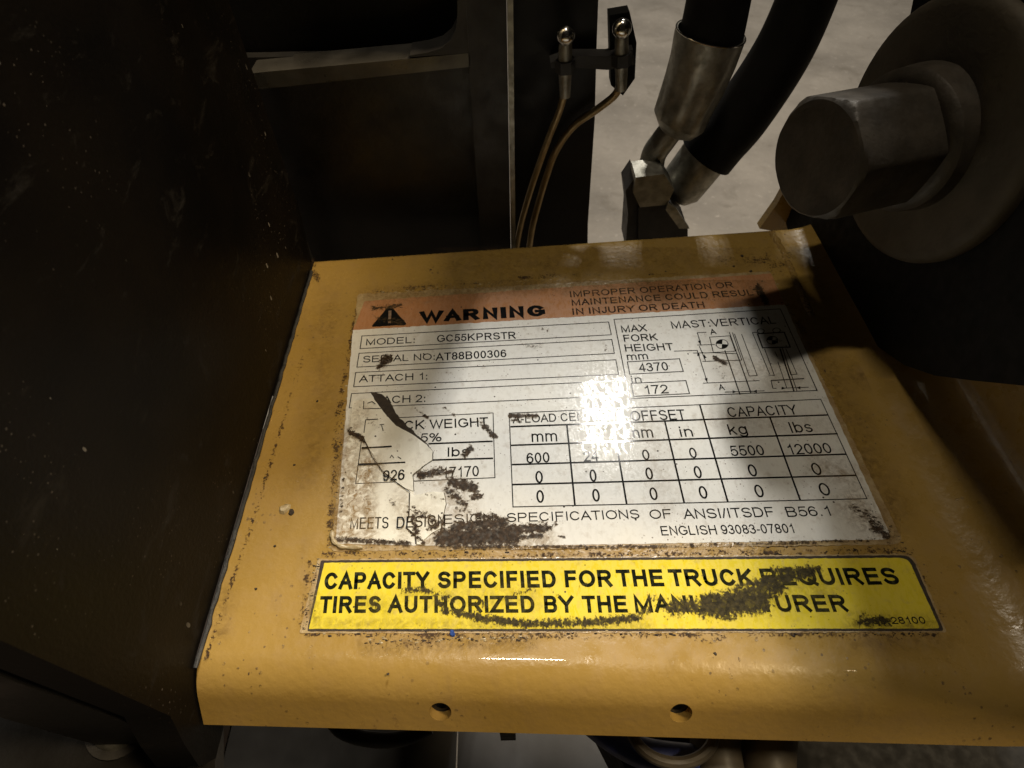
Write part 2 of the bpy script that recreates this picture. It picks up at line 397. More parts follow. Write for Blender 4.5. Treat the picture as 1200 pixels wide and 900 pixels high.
def lettering(text, bl, br, h, mat, parent, z, wt=.125, name='lettering', label=None, skip=(), st=1.0):
    """flat print: baseline from bl to br, capital height h, all measured on the face it is printed on"""
    A = Z(*bl, z); B = Z(*br, z); wt *= 1.1 if wt < .2 else 1
    s_ = upslope(*bl); U = Z(bl[0] - s_ * h, bl[1] - h, z) - A
    cap = U.length; ey = U / cap; ex = (B - A).normalized(); total = (B - A).length / cap
    sb_n = .0
    nat = 0
    for i, c in enumerate(text):
        w_, sb, gl = G[c]; nat += w_ + (sb if i > 0 else 0) * 1 + (sb if i < len(text) - 1 else 0)
    kx = total / nat / st
    vs = []; fs = []; x = 0
    for i, c in enumerate(text):
        w_, sb, gl = G[c]
        if i > 0: x += sb * kx
        gw = w_ * kx; zz = 0
        if c in 'I:.il!1' : pen = wt
        else: pen = wt
        inner = max(gw - pen, 1e-4)
        if i not in skip:
            for pl in gl:
                q = [(x + gw / 2 if gw <= pen * 1.3 else x + pen / 2 + a * inner, pen / 2 + b * (1 - pen)) for a, b in pl]
                stroke_quads(vs, fs, q, pen / 2, z + zz, lambda v, z_: A + ex * (v.x * cap * st) + ey * (v.y * cap) + Vector((0, 0, z_ - z)))
                zz += 2e-6
        x += gw + (sb * kx if i < len(text) - 1 else 0)
    return pyobj(name, vs, fs, mat, parent, label=label)

def rules(name, lines, wpx, mat, parent, z, label=None):
    """printed rules; each a polyline of points on the face, wpx the pen width"""
    vs = []; fs = []; k = 0
    for ln in lines:
        w_ = wpx
        if isinstance(ln, dict): w_ = ln['w']; ln = ln['p']
        pts = [Z(x, y, z) for x, y in ln]
        mid = ln[len(ln) // 2]; sc = (Z(mid[0] + .5, mid[1], z) - Z(mid[0] - .5, mid[1], z)).length
        p2 = [(p.x, p.y) for p in pts]
        stroke_quads(vs, fs, p2, w_ * sc / 2, z + k * 1e-6, lambda v, z_: Vector((v.x, v.y, z_)), ext=len(ln) == 2 and False)
        k += 1
    return pyobj(name, vs, fs, mat, parent, label=label)
def closed(*p): return list(p) + [p[0]]

def rough_poly(pts, step=3.0, amp=.5, seed=0, smooth_corner=0):
    """a cut or torn outline: points every few units, each a little off the line"""
    out = []; n = len(pts)
    for i in range(n):
        a = Vector(pts[i]); b = Vector(pts[(i + 1) % n]); L = (b - a).length; m = max(1, int(L / step))
        for k in range(m):
            q = a.lerp(b, k / m); nz = mnoise.noise(Vector((q.x * .21, q.y * .21, seed * 7.3)))
            nv = Vector((-(b - a).y, (b - a).x)).normalized()
            q = q + nv * nz * amp * 2; out.append((q.x, q.y))
    return out
def sheet(name, poly, z0, z1, mat, parent, label=None, lift=None, relief=0.0):
    """a thin solid sheet with outline poly; its top at z1"""
    bm = bmesh.new()
    top = [bm.verts.new(Z(x, y, z1)) for x, y in poly]
    bot = [bm.verts.new((v.co.x, v.co.y, z0)) for v in top]
    f = bm.faces.new(top); n = len(top)
    for i in range(n): bm.faces.new([top[i], bot[i], bot[(i + 1) % n], top[(i + 1) % n]])
    r_ = bmesh.ops.triangulate(bm, faces=[f])
    if relief:
        bmesh.ops.subdivide_edges(bm, edges=list({e for t_ in r_['faces'] for e in t_.edges}), cuts=4, use_grid_fill=True)
        bmesh.ops.triangulate(bm, faces=[q_ for q_ in bm.faces if len(q_.verts) > 4])
        for v in bm.verts:
            if abs(v.co.z - z1) < 1e-6: v.co.z -= relief * min(1, abs(mnoise.noise(v.co * 260)) * 2.2)
    return bmobj(name, bm, mat, parent, smooth=bool(relief), label=label)
def round_corners(pts, rad, n=5):
    out = []; m = len(pts)
    for i in range(m):
        p = Vector(pts[i]); a = Vector(pts[i - 1]); b = Vector(pts[(i + 1) % m])
        r_ = rad[i] if hasattr(rad, '__len__') else rad
        if r_ <= 0: out.append(tuple(p)); continue
        p0 = p + (a - p).normalized() * r_; p1 = p + (b - p).normalized() * r_
        for k in range(n + 1):
            t = k / n; q = p0 * (1 - t) ** 2 + p * 2 * t * (1 - t) + p1 * t * t; out.append(tuple(q))
    return out

def seg_d(p, a, b):
    ax, ay = a; bx, by = b; dx, dy = bx - ax, by - ay; L = dx * dx + dy * dy
    t = 0 if L == 0 else max(0, min(1, ((p[0] - ax) * dx + (p[1] - ay) * dy) / L))
    return math.hypot(p[0] - ax - t * dx, p[1] - ay - t * dy)
FS = 1.0; UNEVEN = False
def field(p, caps):
    v = 0
    for a, b, r_, s_ in caps:
        s_ *= FS
        if abs(p[0] - (a[0] + b[0]) / 2) > abs(a[0] - b[0]) / 2 + 3 * r_ or abs(p[1] - (a[1] + b[1]) / 2) > abs(a[1] - b[1]) / 2 + 3 * r_: continue
        d = seg_d(p, a, b) / r_
        v = max(v, s_ * max(0, min(1, 1.15 - d * .6)) if d < 1.92 else 0)
    return v
def film(name, x0, x1, y0, y1, step, z, grime, stain, mat, parent, inside=None, label=None):
    """a dirt skin: a fine grid whose vertices carry how thick the dirt lies"""
    nx = int((x1 - x0) / step); ny = int((y1 - y0) / step)
    vs = []; ga = []; sa = []
    for j in range(ny + 1):
        for i in range(nx + 1):
            p = (x0 + (x1 - x0) * i / nx, y0 + (y1 - y0) * j / ny)
            vs.append(Z(*p, z)); fm = 1 if not UNEVEN else .62 + 1.1 * abs(mnoise.noise(Vector((p[0] * .035, p[1] * .06, 3.1)))) + .35 * mnoise.noise(Vector((p[0] * .15, p[1] * .15, 8)))
            ga.append(min(field(p, grime) * fm, 1.2)); sa.append(field(p, stain) * min(fm, 1.2))
    fs = []
    for j in range(ny):
        for i in range(nx):
            q = (j * (nx + 1) + i, j * (nx + 1) + i + 1, (j + 1) * (nx + 1) + i + 1, (j + 1) * (nx + 1) + i)
            if max(ga[k] for k in q) > .02 or max(sa[k] for k in q) > .02: fs.append(q)
    used = sorted({k for q in fs for k in q}); re = {k: n for n, k in enumerate(used)}
    o = pyobj(name, [vs[k] for k in used], [tuple(re[k] for k in q) for q in fs], mat, parent, label=label)
    for nm, arr in (('grime', ga), ('stain', sa)):
        at = o.data.attributes.new(nm, 'FLOAT', 'POINT'); at.data.foreach_set('value', [arr[k] for k in used])
    return o

# ================================================================== SETTING: floor
FZ = -0.9
bm = bmesh.new(); nn = 24
vv = [[bm.verts.new((-12 + i * 1.0, -12 + j * 1.0, FZ)) for i in range(nn + 1)] for j in range(nn + 1)]
for j in range(nn):
    for i in range(nn): bm.faces.new([vv[j][i], vv[j][i + 1], vv[j + 1][i + 1], vv[j + 1][i]])
fl = bmobj('floor', bm, M['floor']); tag(fl, 'smooth beige grey concrete floor seen far below behind the hoses', None, kind='structure')

# ================================================================== YELLOW BRACKET
BR = thing('mounting_bracket', 'ochre yellow painted steel bracket with folded front lip carrying both stickers', 'bracket', (-.01, .04, 0))
def y_back(x): return .1200 + (x + .1021) * (.0135 / .1842)
def y_bend(x): return -.0262 - .044 * (x + .0258)
def bracket_mesh():
    # cross-section in (y offset, z): back fold - flat top - front fold - sloping lip ; then fillet into the side wall on the right
    xs = [-.0996 + i * .0045 for i in range(60)]
    xs = [x for x in xs if x < .0868] + [.0870]
    XF = .0870
    rf = .019                              # hollow where the top runs up into the side wall
    cols = [(x, 0.0, 0.0) for x in xs]
    for k in range(1, 13):
        a = R(88) * k / 12; cols.append((XF + rf * math.sin(a), rf * (1 - math.cos(a)), a))
    xe, ze = cols[-1][0], cols[-1][1]
    for k in range(1, 14): cols.append((xe + .0001 * k, ze + .0086 * k, R(88)))  # unseen top of the wall is raised to shade the bracket's right part
    sec = []
    for k in range(6, 0, -1):              # back fold, going down behind
        a = R(80) * k / 6; sec.append(('b', .0035 * math.sin(a), -.0035 * (1 - math.cos(a))))
    sec = [('b', .0040, -.016)] + sec
    for k in range(0, 41): sec.append(('t', k / 40, 0))
    for k in range(1, 13):
        a = R(56) * k / 12; sec.append(('f', -.0125 * math.sin(a), -.0125 * (1 - math.cos(a))))
    a = R(56); ye, ze2 = sec[-1][1], sec[-1][2]
    for k in range(1, 5): sec.append(('f', ye - .0019 * k * math.cos(a), ze2 - .0019 * k * math.sin(a)))
    return cols, sec
cols, sec = bracket_mesh()
def bpoint(c, s_):
    x, lift, a = c; yb = y_back(min(x, .0870)) - .0035; yf = y_bend(x)
    if s_[0] == 't': y = yb + (yf - yb) * s_[1]; dz = 0
    elif s_[0] == 'b': y = yb + s_[1]; dz = s_[2]
    else: y = yf + s_[1]; dz = s_[2]
    # on the wall the fold turns with the surface: depth runs along the wall's own normal
    nx_, nz_ = -math.sin(a), math.cos(a)
    return Vector((x + nx_ * dz, y, lift + nz_ * dz))
vs = []; fs = []
for s_ in sec:
    for c in cols:
        p = bpoint(c, s_)
        wv = mnoise.noise(p * 32) * .00035 if s_[0] == 't' else 0
        vs.append(p + Vector((0, 0, min(wv, 0) if c[1] == 0 else wv)))
NC = len(cols)
for j in range(len(sec) - 1):
    for i in range(NC - 1): fs.append((j * NC + i, j * NC + i + 1, (j + 1) * NC + i + 1, (j + 1) * NC + i))
plate = pyobj('folded_plate', vs, fs, M['paint'], None, True)
md = plate.modifiers.new('s', 'SOLIDIFY'); md.thickness = .0028; md.offset = -1
# make sure thickness goes below the face
if plate.data.polygons[len(fs) // 2].normal.z < 0: md.offset = 1
def hit_lip(px, py):
    """where the sight line meets the lip: walk along it"""
    d = ray(px, py); 
    t = .12
    while t < .3:
        p = CC + d * t; yf = y_bend(p.x); dy = yf - p.y
        if dy <= 0: zt = 0
        elif dy < .0125 * math.sin(R(56)): zt = -.0125 * (1 - math.sqrt(max(0, 1 - (dy / .0125) ** 2)))
        else: zt = -.0125 * (1 - math.cos(R(56))) - (dy - .0125 * math.sin(R(56))) * math.tan(R(56))
        if p.z <= zt: return p
        t += .0001
    return p
cutters = []
for hx, hy in ((516, 834), (798, 836)):
    p = hit_lip(hx, hy); ndir = Vector((0, -math.sin(R(52)), math.cos(R(52))))
    bm = bmesh.new(); tube_bm(bm, [p - ndir * .02, p + ndir * .02], .0026, 24)
    c_ = bmobj('cut', bm, None); md = plate.modifiers.new('h', 'BOOLEAN'); md.operation = 'DIFFERENCE'; md.object = c_; md.solver = 'EXACT'; cutters.append(c_)
dg = bpy.context.evaluated_depsgraph_get(); me = bpy.data.meshes.new_from_object(plate.evaluated_get(dg), depsgraph=dg)
me.materials.clear(); bpy.data.objects.remove(plate)
for c_ in cutters: bpy.data.objects.remove(c_)
for p in me.polygons: p.use_smooth = True
try: me.set_sharp_from_angle(angle=R(40))
except Exception: pass
link_mesh('folded_plate', me, M['paint'], BR)
# captive nuts under the two holes
for hx, hy in ((516, 834), (798, 836)):
    p = hit_lip(hx, hy); nd = Vector((0, -math.sin(R(52)), math.cos(R(52))))
    bm = bmesh.new(); o_ = p - nd * .0031; u = Vector((1, 0, 0)); v = nd.cross(u)
    for r0, r1, z0, z1 in ((.0046, .0018, 0, -.004),):
        ring = lambda r_, dz, n=24: [bm.verts.new(o_ + nd * dz + (u * math.cos(2 * math.pi * k / n) + v * math.sin(2 * math.pi * k / n)) * r_) for k in range(n)]
        a, b, c2, d2 = ring(r0, z0), ring(r1, z0), ring(r1 * .95, z1), ring(r0, z1)
        for A_, B_ in ((a, b), (b, c2), (c2, d2), (d2, a)):
            for k in range(24): bm.faces.new([A_[k], A_[(k + 1) % 24], B_[(k + 1) % 24], B_[k]])
    bmobj('weld_nut', bm, M['greyblack'], BR, True)
# weld bead at the back corner, lumpy and glossy under the paint
vs = []; bm = bmesh.new()
bead = [Z(904, 272), Z(916, 292), Z(928, 318), Z(942, 350), Z(952, 372)]
bp = spline(bead, 24)
rr = [(.0016 + .0006 * abs(mnoise.noise(p * 260)) + .0002 * mnoise.noise(p * 900)) for p in bp]
bp = [p + Vector((mnoise.noise(p * 500) * .0006, mnoise.noise(p * 520 + Vector((5, 0, 0))) * .0006, -.0011)) for p in bp]
tube_bm(bm, bp, rr, 14)
M['bead'] = mat_simple('glossy_weld_paint', (.33, .205, .055), (.40, .25, .075), 100, .06, .25, 0, 1.0, .0012, 1100, .6)
bmobj('weld_bead', bm, M['bead'], BR, True)
# lumps, chips and a curled flake on the paint
def chip(px, py, r_, mat, name, h=.0004, lab=None):
    bm = bmesh.new(); c = Z(px, py); n = 9; k0 = random.random() * 9
    ring = [bm.verts.new(c + Vector((math.cos(2 * math.pi * k / n), math.sin(2 * math.pi * k / n), 0)) * r_ * (.6 + .55 * abs(mnoise.noise(Vector((k * .9 + k0, k0, 0))) * 2)) + Vector((0, 0, .00002))) for k in range(n)]
    top = [bm.verts.new(v.co.lerp(c, .35) + Vector((0, 0, h * (.5 + .5 * random.random())))) for v in ring]
    for k in range(n): bm.faces.new([ring[k], ring[(k + 1) % n], top[(k + 1) % n], top[k]])
    bm.faces.new(top)
    return bmobj(name, bm, mat, BR, False, lab)
chip(530, 743, .0011, M['bluechip'], 'blue_chip', .0007, 'small blue paint chip')
chip(334, 596, .0016, M['flake'], 'curled_flake', .001)
chip(341, 601, .0010, M['dirt'], 'dirt_crumb', .0005)
for px, py, r_ in ((505, 316, .0005), (372, 470, .0005), (460, 304, .0004), (870, 300, .0007), (880, 318, .0006), (860, 312, .0005), (893, 330, .0005),
                   (300, 690, .0004), (322, 640, .0004), (838, 766, .0005), (455, 790, .0004), (780, 318, .0004), (950, 702, .0003), (345, 545, .0004), (296, 610, .0004), (310, 560, .0004)):
    chip(px, py, r_, M['dirt'], 'dirt_crumb', r_ * .6)
# dirt rubbed along the sticker borders
gb = [((354, 420), (300, 600), 2.5, .7), ((300, 600), (240, 775), 2.5, .75), ((366, 306), (372, 330), 4, .7), ((470, 338), (508, 335), 3, .75), ((540, 333), (600, 329), 2, .7), ((610, 325), (700, 321), 3, .7), ((440, 345), (452, 344), 2, .6), ((760, 322), (800, 320), 2, .6), ((420, 360), (400, 460), 4, .65), ((398, 470), (386, 640), 5, .7),
      ((380, 648), (560, 650), 5, .62), ((560, 652), (1070, 645), 4.5, .66), ((362, 660), (352, 735), 4, .6), ((360, 742), (640, 745), 5, .66), ((440, 756), (620, 752), 9, .5),
      ((640, 746), (860, 742), 4, .7), ((880, 742), (1100, 742), 7, .62), ((900, 335), (940, 385), 7, .6), ((905, 320), (925, 300), 10, .5), ((1040, 640), (1060, 600), 4, .5), ((820, 752), (850, 746), 5, .6),
      ((600, 650), (612, 662), 6, .6), ((1070, 655), (1112, 735), 4, .55), ((1010, 645), (950, 470), 3, .4), ((845, 305), (900, 300), 9, .5)]
sbk = [((262, 700), (255, 740), 11, .4), ((430, 756), (620, 752), 9, .55), ((950, 400), (1050, 600), 16, .5), ((540, 310), (860, 300), 20, .4), ((390, 350), (360, 560), 14, .3), ((1000, 440), (1100, 455), 10, .6), ((1000, 755), (1110, 750), 10, .35)]
FS = .95; UNEVEN = True
film('dirt_film', 236, 1150, 290, 775, 3.5, .00006, gb, sbk, M['grime_p'], BR)
FS = 1.0; UNEVEN = False

# ================================================================== DATA PLATE
DP = thing('data_plate_sticker', 'scuffed white capacity data sticker headed by an orange WARNING band, torn at one corner', 'sticker', tuple(Z(700, 500)))
z_m, z_s, z_h, z_i, z_f, z_fi, z_g = .00008, .00016, .00018, .00021, .00058, .00060, .00032
marg = rough_poly(round_corners([(419, 345), (902, 318), (1060, 638), (388, 646)], [3, 3, 14, 4]), 3, .7, 1)
sheet('clear_film_margin', marg, -.0002, z_m, M['margin'], DP)
wh = rough_poly(round_corners([(413.5, 386.5), (919.5, 356.5), (1046, 632), (560, 640.5), (393, 637)], [0, 0, 12, 0, 5]), 3, .35, 2)
sheet('white_face', wh, .00002, z_s, M['white'], DP)
orp = rough_poly([(427, 353), (470, 349.5), (700, 334), (903.5, 320.5), (919.5, 356.7), (413.8, 386.7)], 3, .5, 3)
sheet('orange_band', orp, z_s - .00012, z_h, M['orange'], DP)
# torn left foot of the sticker: older cream paper
cr = rough_poly([(412, 470), (440, 467), (455, 490), (484, 530), (486, 636), (470, 637), (396, 634), (398, 600), (404, 540)], 3, .4, 4)
sheet('aged_paper', cr, .00002, z_s + .00001, M['cream'], DP)
# print, orange band
tri = rough_poly(round_corners([(434.5, 383.2), (477.5, 380.6), (457, 357)], 4, 4), 3, .3, 5)
tr_ = sheet('warning_triangle', tri, z_h, z_i, M['ink'], DP)
M['tri_mark'] = mat_ink('triangle_mark_print', (.22, .14, .09), .35, .5)
rules('exclamation_mark', [{'w': 3.4, 'p': [(457.0, 364), (456.6, 374)]}, {'w': 3.2, 'p': [(456.4, 376.3), (456.3, 378.6)]}], 3, M['tri_mark'], tr_, z_i + .00001)
def T(text, bl, br, h, mat='ink', wt=.125, z=None, **k): return lettering(text, bl, br, h, M[mat], DP, z_i if z is None else z, wt, **k)
T('WARNING', (491, 378.3), (639.5, 370.2), 13.2, 'ink', .235, st=1.5)
T('IMPROPER OPERATION OR', (668.5, 348.5), (860, 337), 7.2, 'ink_worn', .15)
T('MAINTENANCE COULD RESULT', (670.3, 358.3), (893, 345.6), 7.4, 'ink_worn', .16)
T('IN INJURY OR DEATH', (671.5, 369), (826.5, 360.6), 7.6, 'ink_worn', .16)
# print, left rows
rules('ruled_box', [closed((424.2, 393.7), (713.2, 377.2), (716.4, 392.2), (422, 408.5))], 1.1, M['ink_rule'], DP, z_i)
rules('ruled_box', [closed((420.8, 414), (717, 397.8), (720, 414), (418.2, 430.2))], 1.1, M['ink_rule'], DP, z_i)
rules('ruled_box', [closed((416.8, 436.5), (721.6, 421.5), (725, 438.6), (414.5, 453.2))], 1.1, M['ink_rule'], DP, z_i)
rules('ruled_box', [closed((412, 461.2), (726, 446), (729, 463.4), (409.2, 478))], 1.1, M['ink_rule'], DP, z_i)
T('MODEL:', (428.8, 404.7), (486, 401.8), 7.6, wt=.12)
T('GC55KPRSTR', (512, 401), (604.5, 396.9), 8.4, wt=.13)
T('SERIAL NO:', (425, 425), (509.5, 421.6), 7.8, wt=.12)
T('AT88B00306', (510.5, 422.8), (593.7, 418.4), 9.0, wt=.125)
T('ATTACH 1:', (420.5, 448.3), (500.7, 444.7), 8.2, wt=.12)
T('ATTACH 2:', (417.2, 474.3), (498.4, 471), 8.8, wt=.12, skip=(0, 1, 2))
# print, truck weight box
rules('ruled_box', [closed((427, 491.5), (577.8, 483.8), (580, 559.7), (416.7, 566.7))], 1.1, M['ink_rule'], DP, z_i)
rules('thick_rule', [[(502, 520), (577.4, 517)], [(506.5, 539), (577.9, 537)], [(423.7, 524.7), (458.7, 523)], [(420, 544), (475, 541.7)]], 2.1, M['ink'], DP, z_i + .00001)
T('TRUCK WEIGHT', (437, 505.6), (572.6, 499.5), 10.8, wt=.125, skip=(0, 1, 2))
T('5%', (492.5, 518.2), (517.5, 517.2), 10.2, wt=.12)
T('lbs', (524.5, 535.2), (550, 534.2), 11, wt=.13)
T('17170', (519.5, 559.9), (561.4, 558), 12.4, wt=.11)
T('926', (448.3, 563.4), (474, 562), 12.2, wt=.11, z=z_fi + .00001)
T('MEETS', (410, 620.2), (455.2, 619.2), 13.6, wt=.10)
T('DESIGN', (464.7, 619), (522, 616), 13.4, wt=.10, z=z_fi + .00001)
T('DESIGN', (505, 614.6), (578, 612), 11, wt=.11, z=z_i + .00001)
T('SPECIFICATIONS', (594, 612), (750, 607.6), 10.8, wt=.115)
T('OF', (762.2, 608.2), (787.8, 607.4), 11, wt=.115)
T('ANSI/ITSDF', (802, 608.2), (908.4, 605.5), 11.6, wt=.115)
T('B56.1', (923.3, 605.8), (974.4, 604.4), 11.8, wt=.115)
T('ENGLISH 93083-07801', (775.6, 627.5), (931.5, 624.4), 11.0, wt=.115)
# print, mast box
rules('ruled_box', [closed((719.5, 374.2), (914.5, 362), (957.5, 457.5), (738, 467))], 1.2, M['ink_rule'], DP, z_i)
T('MAX', (728.7, 389.7), (758.7, 388.1), 8.2, wt=.13)
T('FORK', (731.5, 400.6), (771.2, 398.8), 8.2, wt=.13)
T('HEIGHT', (733, 412), (790, 410.3), 8.4, wt=.13)
T('mm', (735.3, 422.2), (760, 421), 8.6, wt=.12)
T('in', (740.5, 449), (752.5, 448.5), 8.6, wt=.12)
T('MAST:VERTICAL', (787.8, 385.1), (910, 379.2), 8.6, wt=.12)
rules('ruled_box', [closed((735.2, 424.0), (796.2, 420.3), (800.7, 435.2), (738, 438.4))], 1.2, M['ink_rule'], DP, z_i)
rules('ruled_box', [closed((739.8, 449.2), (803.7, 445.9), (808, 461.2), (742.8, 464.4))], 1.2, M['ink_rule'], DP, z_i)
T('4370', (749.5, 435.7), (783.9, 434), 10, wt=.115)
T('172', (757, 462), (784, 460.8), 10.4, wt=.115)
def ellipse(cx, cy, rx, ry, n=26, rot=0): return [(cx + rx * math.cos(2 * math.pi * k / n), cy + ry * math.sin(2 * math.pi * k / n)) for k in range(n)]
dgm = rules('mast_diagram', [
    closed((831.5, 395), (855.5, 393.5), (861.8, 411.5), (836, 413)), closed(*ellipse(846.2, 403.2, 7, 5.3)),
    [(827.7, 389.3), (817.2, 389.8), (821.6, 404.8)], [(817, 404.3), (837.5, 403.7)], [(812, 413.7), (836, 413.3), (864, 414.5)],
    [(823.2, 423.5), (869.3, 422)], [(819.5, 405.5), (827, 423.2)], [(790, 411.5), (817, 410.5), (829, 448.5)], [(824, 449), (890, 446)],
    {'w': 1.5, 'p': [(849.5, 410.7), (867.2, 462.5)]}, {'w': 1.5, 'p': [(863.7, 414.5), (880.2, 461)]}, [(854.7, 389.3), (863.7, 414.5)],
    [(858.3, 389.7), (869.3, 422)], [(860.7, 391.2), (878, 440.7), (887.3, 440), (869, 391.5)], [(849.5, 459.5), (896, 458)],
    [(881.7, 389.7), (889, 389.5)], [(881.7, 389.7), (902, 438.5)], {'w': 1.7, 'p': closed((887.7, 391.2), (919, 389.3), (926, 406.7), (893.7, 407.7))},
    closed(*ellipse(905, 398.7, 6.4, 4.6)), closed(*ellipse(891.5, 388, 4, 2.6)), closed(*ellipse(910, 387.2, 4.4, 2.8)),
    [(896, 409), (907.5, 440), (900.5, 439.5)], {'w': 1.9, 'p': [(914, 408.5), (930.5, 458.7)]}, [(917, 408.5), (934, 458.3)],
    [(908, 412), (911, 418)], [(911.5, 424), (922, 455)], [(920.7, 408.5), (934, 438.5), (926.7, 439.4), (922, 425)],
    {'w': 1.6, 'p': [(903.5, 446), (942.5, 443.7)]}, [(903.5, 446), (905.7, 455), (910, 455)], [(915.5, 455), (947.7, 453.8)],
], 1.0, M['ink_rule'], DP, z_i)
def blob(name, polys, mat, parent, z):
    vs = []; fs = []
    for pl in polys:
        b0 = len(vs); vs += [Z(x, y, z) for x, y in pl]; fs.append(tuple(range(b0, b0 + len(pl))))
    return pyobj(name, vs, fs, mat, parent)
def wedge(cx, cy, rx, ry, a0): return [(cx, cy)] + [(cx + rx * math.cos(R(a0 + 9 * k)), cy + ry * math.sin(R(a0 + 9 * k))) for k in range(11)]
def arrow(x, y, dx, dy): 
    d = Vector((dx, dy)).normalized(); n = Vector((-d.y, d.x)); p = Vector((x, y)); return [tuple(p), tuple(p - d * 5 + n * 1.8), tuple(p - d * 5 - n * 1.8)]
blob('arrow_marks', [wedge(846.2, 403.2, 7, 5.3, 185), wedge(846.2, 403.2, 7, 5.3, 5), wedge(905, 398.7, 6.4, 4.6, 185), wedge(905, 398.7, 6.4, 4.6, 5),
     arrow(821, 404, .3, 1), arrow(824.7, 415, -.35, -1), arrow(817.4, 412, -.3, -1), arrow(828.8, 448, .3, 1), arrow(863.5, 459, 1, -.03), arrow(882, 458.5, -1, 0), arrow(921, 454.9, 1, 0), arrow(933, 454.4, -1, 0)],
     M['ink'], dgm, z_i + .00001)
T('A', (833, 392), (840, 391.5), 6.2, wt=.14); T('A', (843, 457.2), (849.8, 456.8), 6.6, wt=.14)
# print, load table
rules('table_outline', [closed((596.7, 484.2), (961.8, 467.8), (1016, 584.4), (601.2, 594))], 1.3, M['ink_rule'], DP, z_i)
for a, b in (((598.2, 500), (970.7, 486.2)), ((598.9, 521.8), (981.8, 508.2)), ((600, 544.4), (991.5, 532.2)), ((600.8, 567.8), (1003.3, 557))):
    rules('table_rule', [[a, b]], 2.1, M['ink'], DP, z_i + .000008)
for a, b in (((664.4, 498.4), (673.8, 592.2)), ((718.5, 496), (734.4, 590.6)), ((778.9, 492.7), (801.8, 588.9)), ((820, 474.2), (852.9, 587.8)), ((902.2, 488.9), (937.8, 586))):
    rules('table_rule', [[a, b]], 2.2, M['ink'], DP, z_i + .000012)
T('A-LOAD CENTER', (601, 496), (713, 491.6), 9.6, wt=.115)
T('B-OFFSET', (724, 493.8), (804.4, 491.4), 11.8, wt=.11)
T('CAPACITY', (854.4, 488.9), (936, 485.6), 11.6, wt=.11)
T('mm', (623.3, 518), (653.3, 517), 13, wt=.105); T('in', (689, 516.4), (705, 515.8), 12.2, wt=.11)
T('mm', (736.6, 513.4), (766.2, 512.6), 13, wt=.105); T('in', (797.8, 512), (812.9, 511.6), 12.2, wt=.11)
T('kg', (855.3, 509.6), (877, 508.8), 12.4, wt=.11); T('lbs', (928, 507.3), (954, 506.2), 12.6, wt=.11)
for t, a, b in (('600', (617.3, 543.0), (644.4, 541.8)), ('24', (684.5, 540.9), (702, 540)), ('0', (753.8, 539), (762.2, 538.8)), ('0', (809.3, 536.9), (817.8, 536.6)),
                ('5500', (857.6, 534.6), (897, 533.4)), ('12000', (926, 532.8), (976.2, 531))):
    T(t, a, b, 12.2, wt=.115)
for x0, x1, y in ((627.8, 636.7, 566.3), (691.8, 700, 564.6), (757.8, 766.5, 562.2), (815, 824, 560.5), (879, 889, 558.6), (954, 965, 556.9)):
    T('0', (x0, y), (x1, y - .3), 14.4, wt=.115)
for x0, x1, y in ((629, 638, 589.4), (695, 703.8, 588), (762.7, 772, 586.2), (821, 830.7, 584.6), (886.7, 897, 583), (963, 975.2, 581)):
    T('0', (x0, y), (x1, y - .3), 15, wt=.115)
# torn top layer, slipped sideways, with the dirty gap it left
gap = [(434, 459), (449, 462.5), (457, 470), (463, 483), (474, 495), (486, 507), (498, 517), (505, 526), (500, 524), (485, 513), (464, 500), (450, 489), (441, 474)]
sheet('bared_strip', rough_poly(gap, 2.2, .8, 6), z_s, z_i + .00002, M['dirt'], DP)
flap = [(413, 469.8), (437, 466), (453.5, 487.5), (464, 498.5), (485, 510), (500, 520.5), (507, 529), (506.4, 538.5), (497, 545), (483.5, 556), (484.5, 575), (472, 571), (465.5, 565.5), (447.5, 550.5), (432.5, 525), (425, 510), (409, 507)]
sheet('torn_edge_shade', rough_poly([(x + (1.1 if x > 470 else .5), y + .7) for x, y in flap], 3, .2, 7), z_i, z_i + .00003, M['dirt'], DP)  # dark rim draws the flap's edge shade along with grime caught there
fo = sheet('torn_flap', rough_poly(flap, 3, .25, 7), z_i + .00003, z_f, M['cream'], DP, relief=.00022)
flap2 = [(485, 580), (509, 576), (520, 577), (522.3, 590), (516, 618.5), (505, 625), (497, 632), (494, 638), (487.5, 637), (486.5, 626), (476, 618.5), (479, 605), (480.2, 577)]
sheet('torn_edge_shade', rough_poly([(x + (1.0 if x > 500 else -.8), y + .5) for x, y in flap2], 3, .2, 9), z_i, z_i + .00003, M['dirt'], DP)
sheet('torn_flap', rough_poly(flap2, 3, .25, 9), z_i + .00003, z_f, M['cream'], DP, relief=.00022)
rules('slipped_rule', [[(447, 478.5), (426, 479), (426.4, 470)], [(443, 491), (428.5, 492), (426.5, 507)], {'w': 2, 'p': [(424, 525), (459, 523)]}, {'w': 2, 'p': [(420.5, 544.2), (442, 543.2), (475, 541.7)]},
      [(447, 498), (449, 505)], [(445, 497.5), (450, 497.3)], [(430.5, 472.5), (436, 470.5), (440, 473.5)], [(457, 536.8), (459, 533.5), (461.5, 536.5)], [(466, 535), (470, 537.6)]], 1.0, M['ink_rule'], fo, z_fi)
rules('hair_crack', [[(425, 510), (430, 522), (436, 535), (447, 551), (463, 564), (480, 576)], [(480.2, 577), (479.5, 604), (476, 618), (487, 627), (488, 637)]], .9, M['dirt'], DP, z_fi)
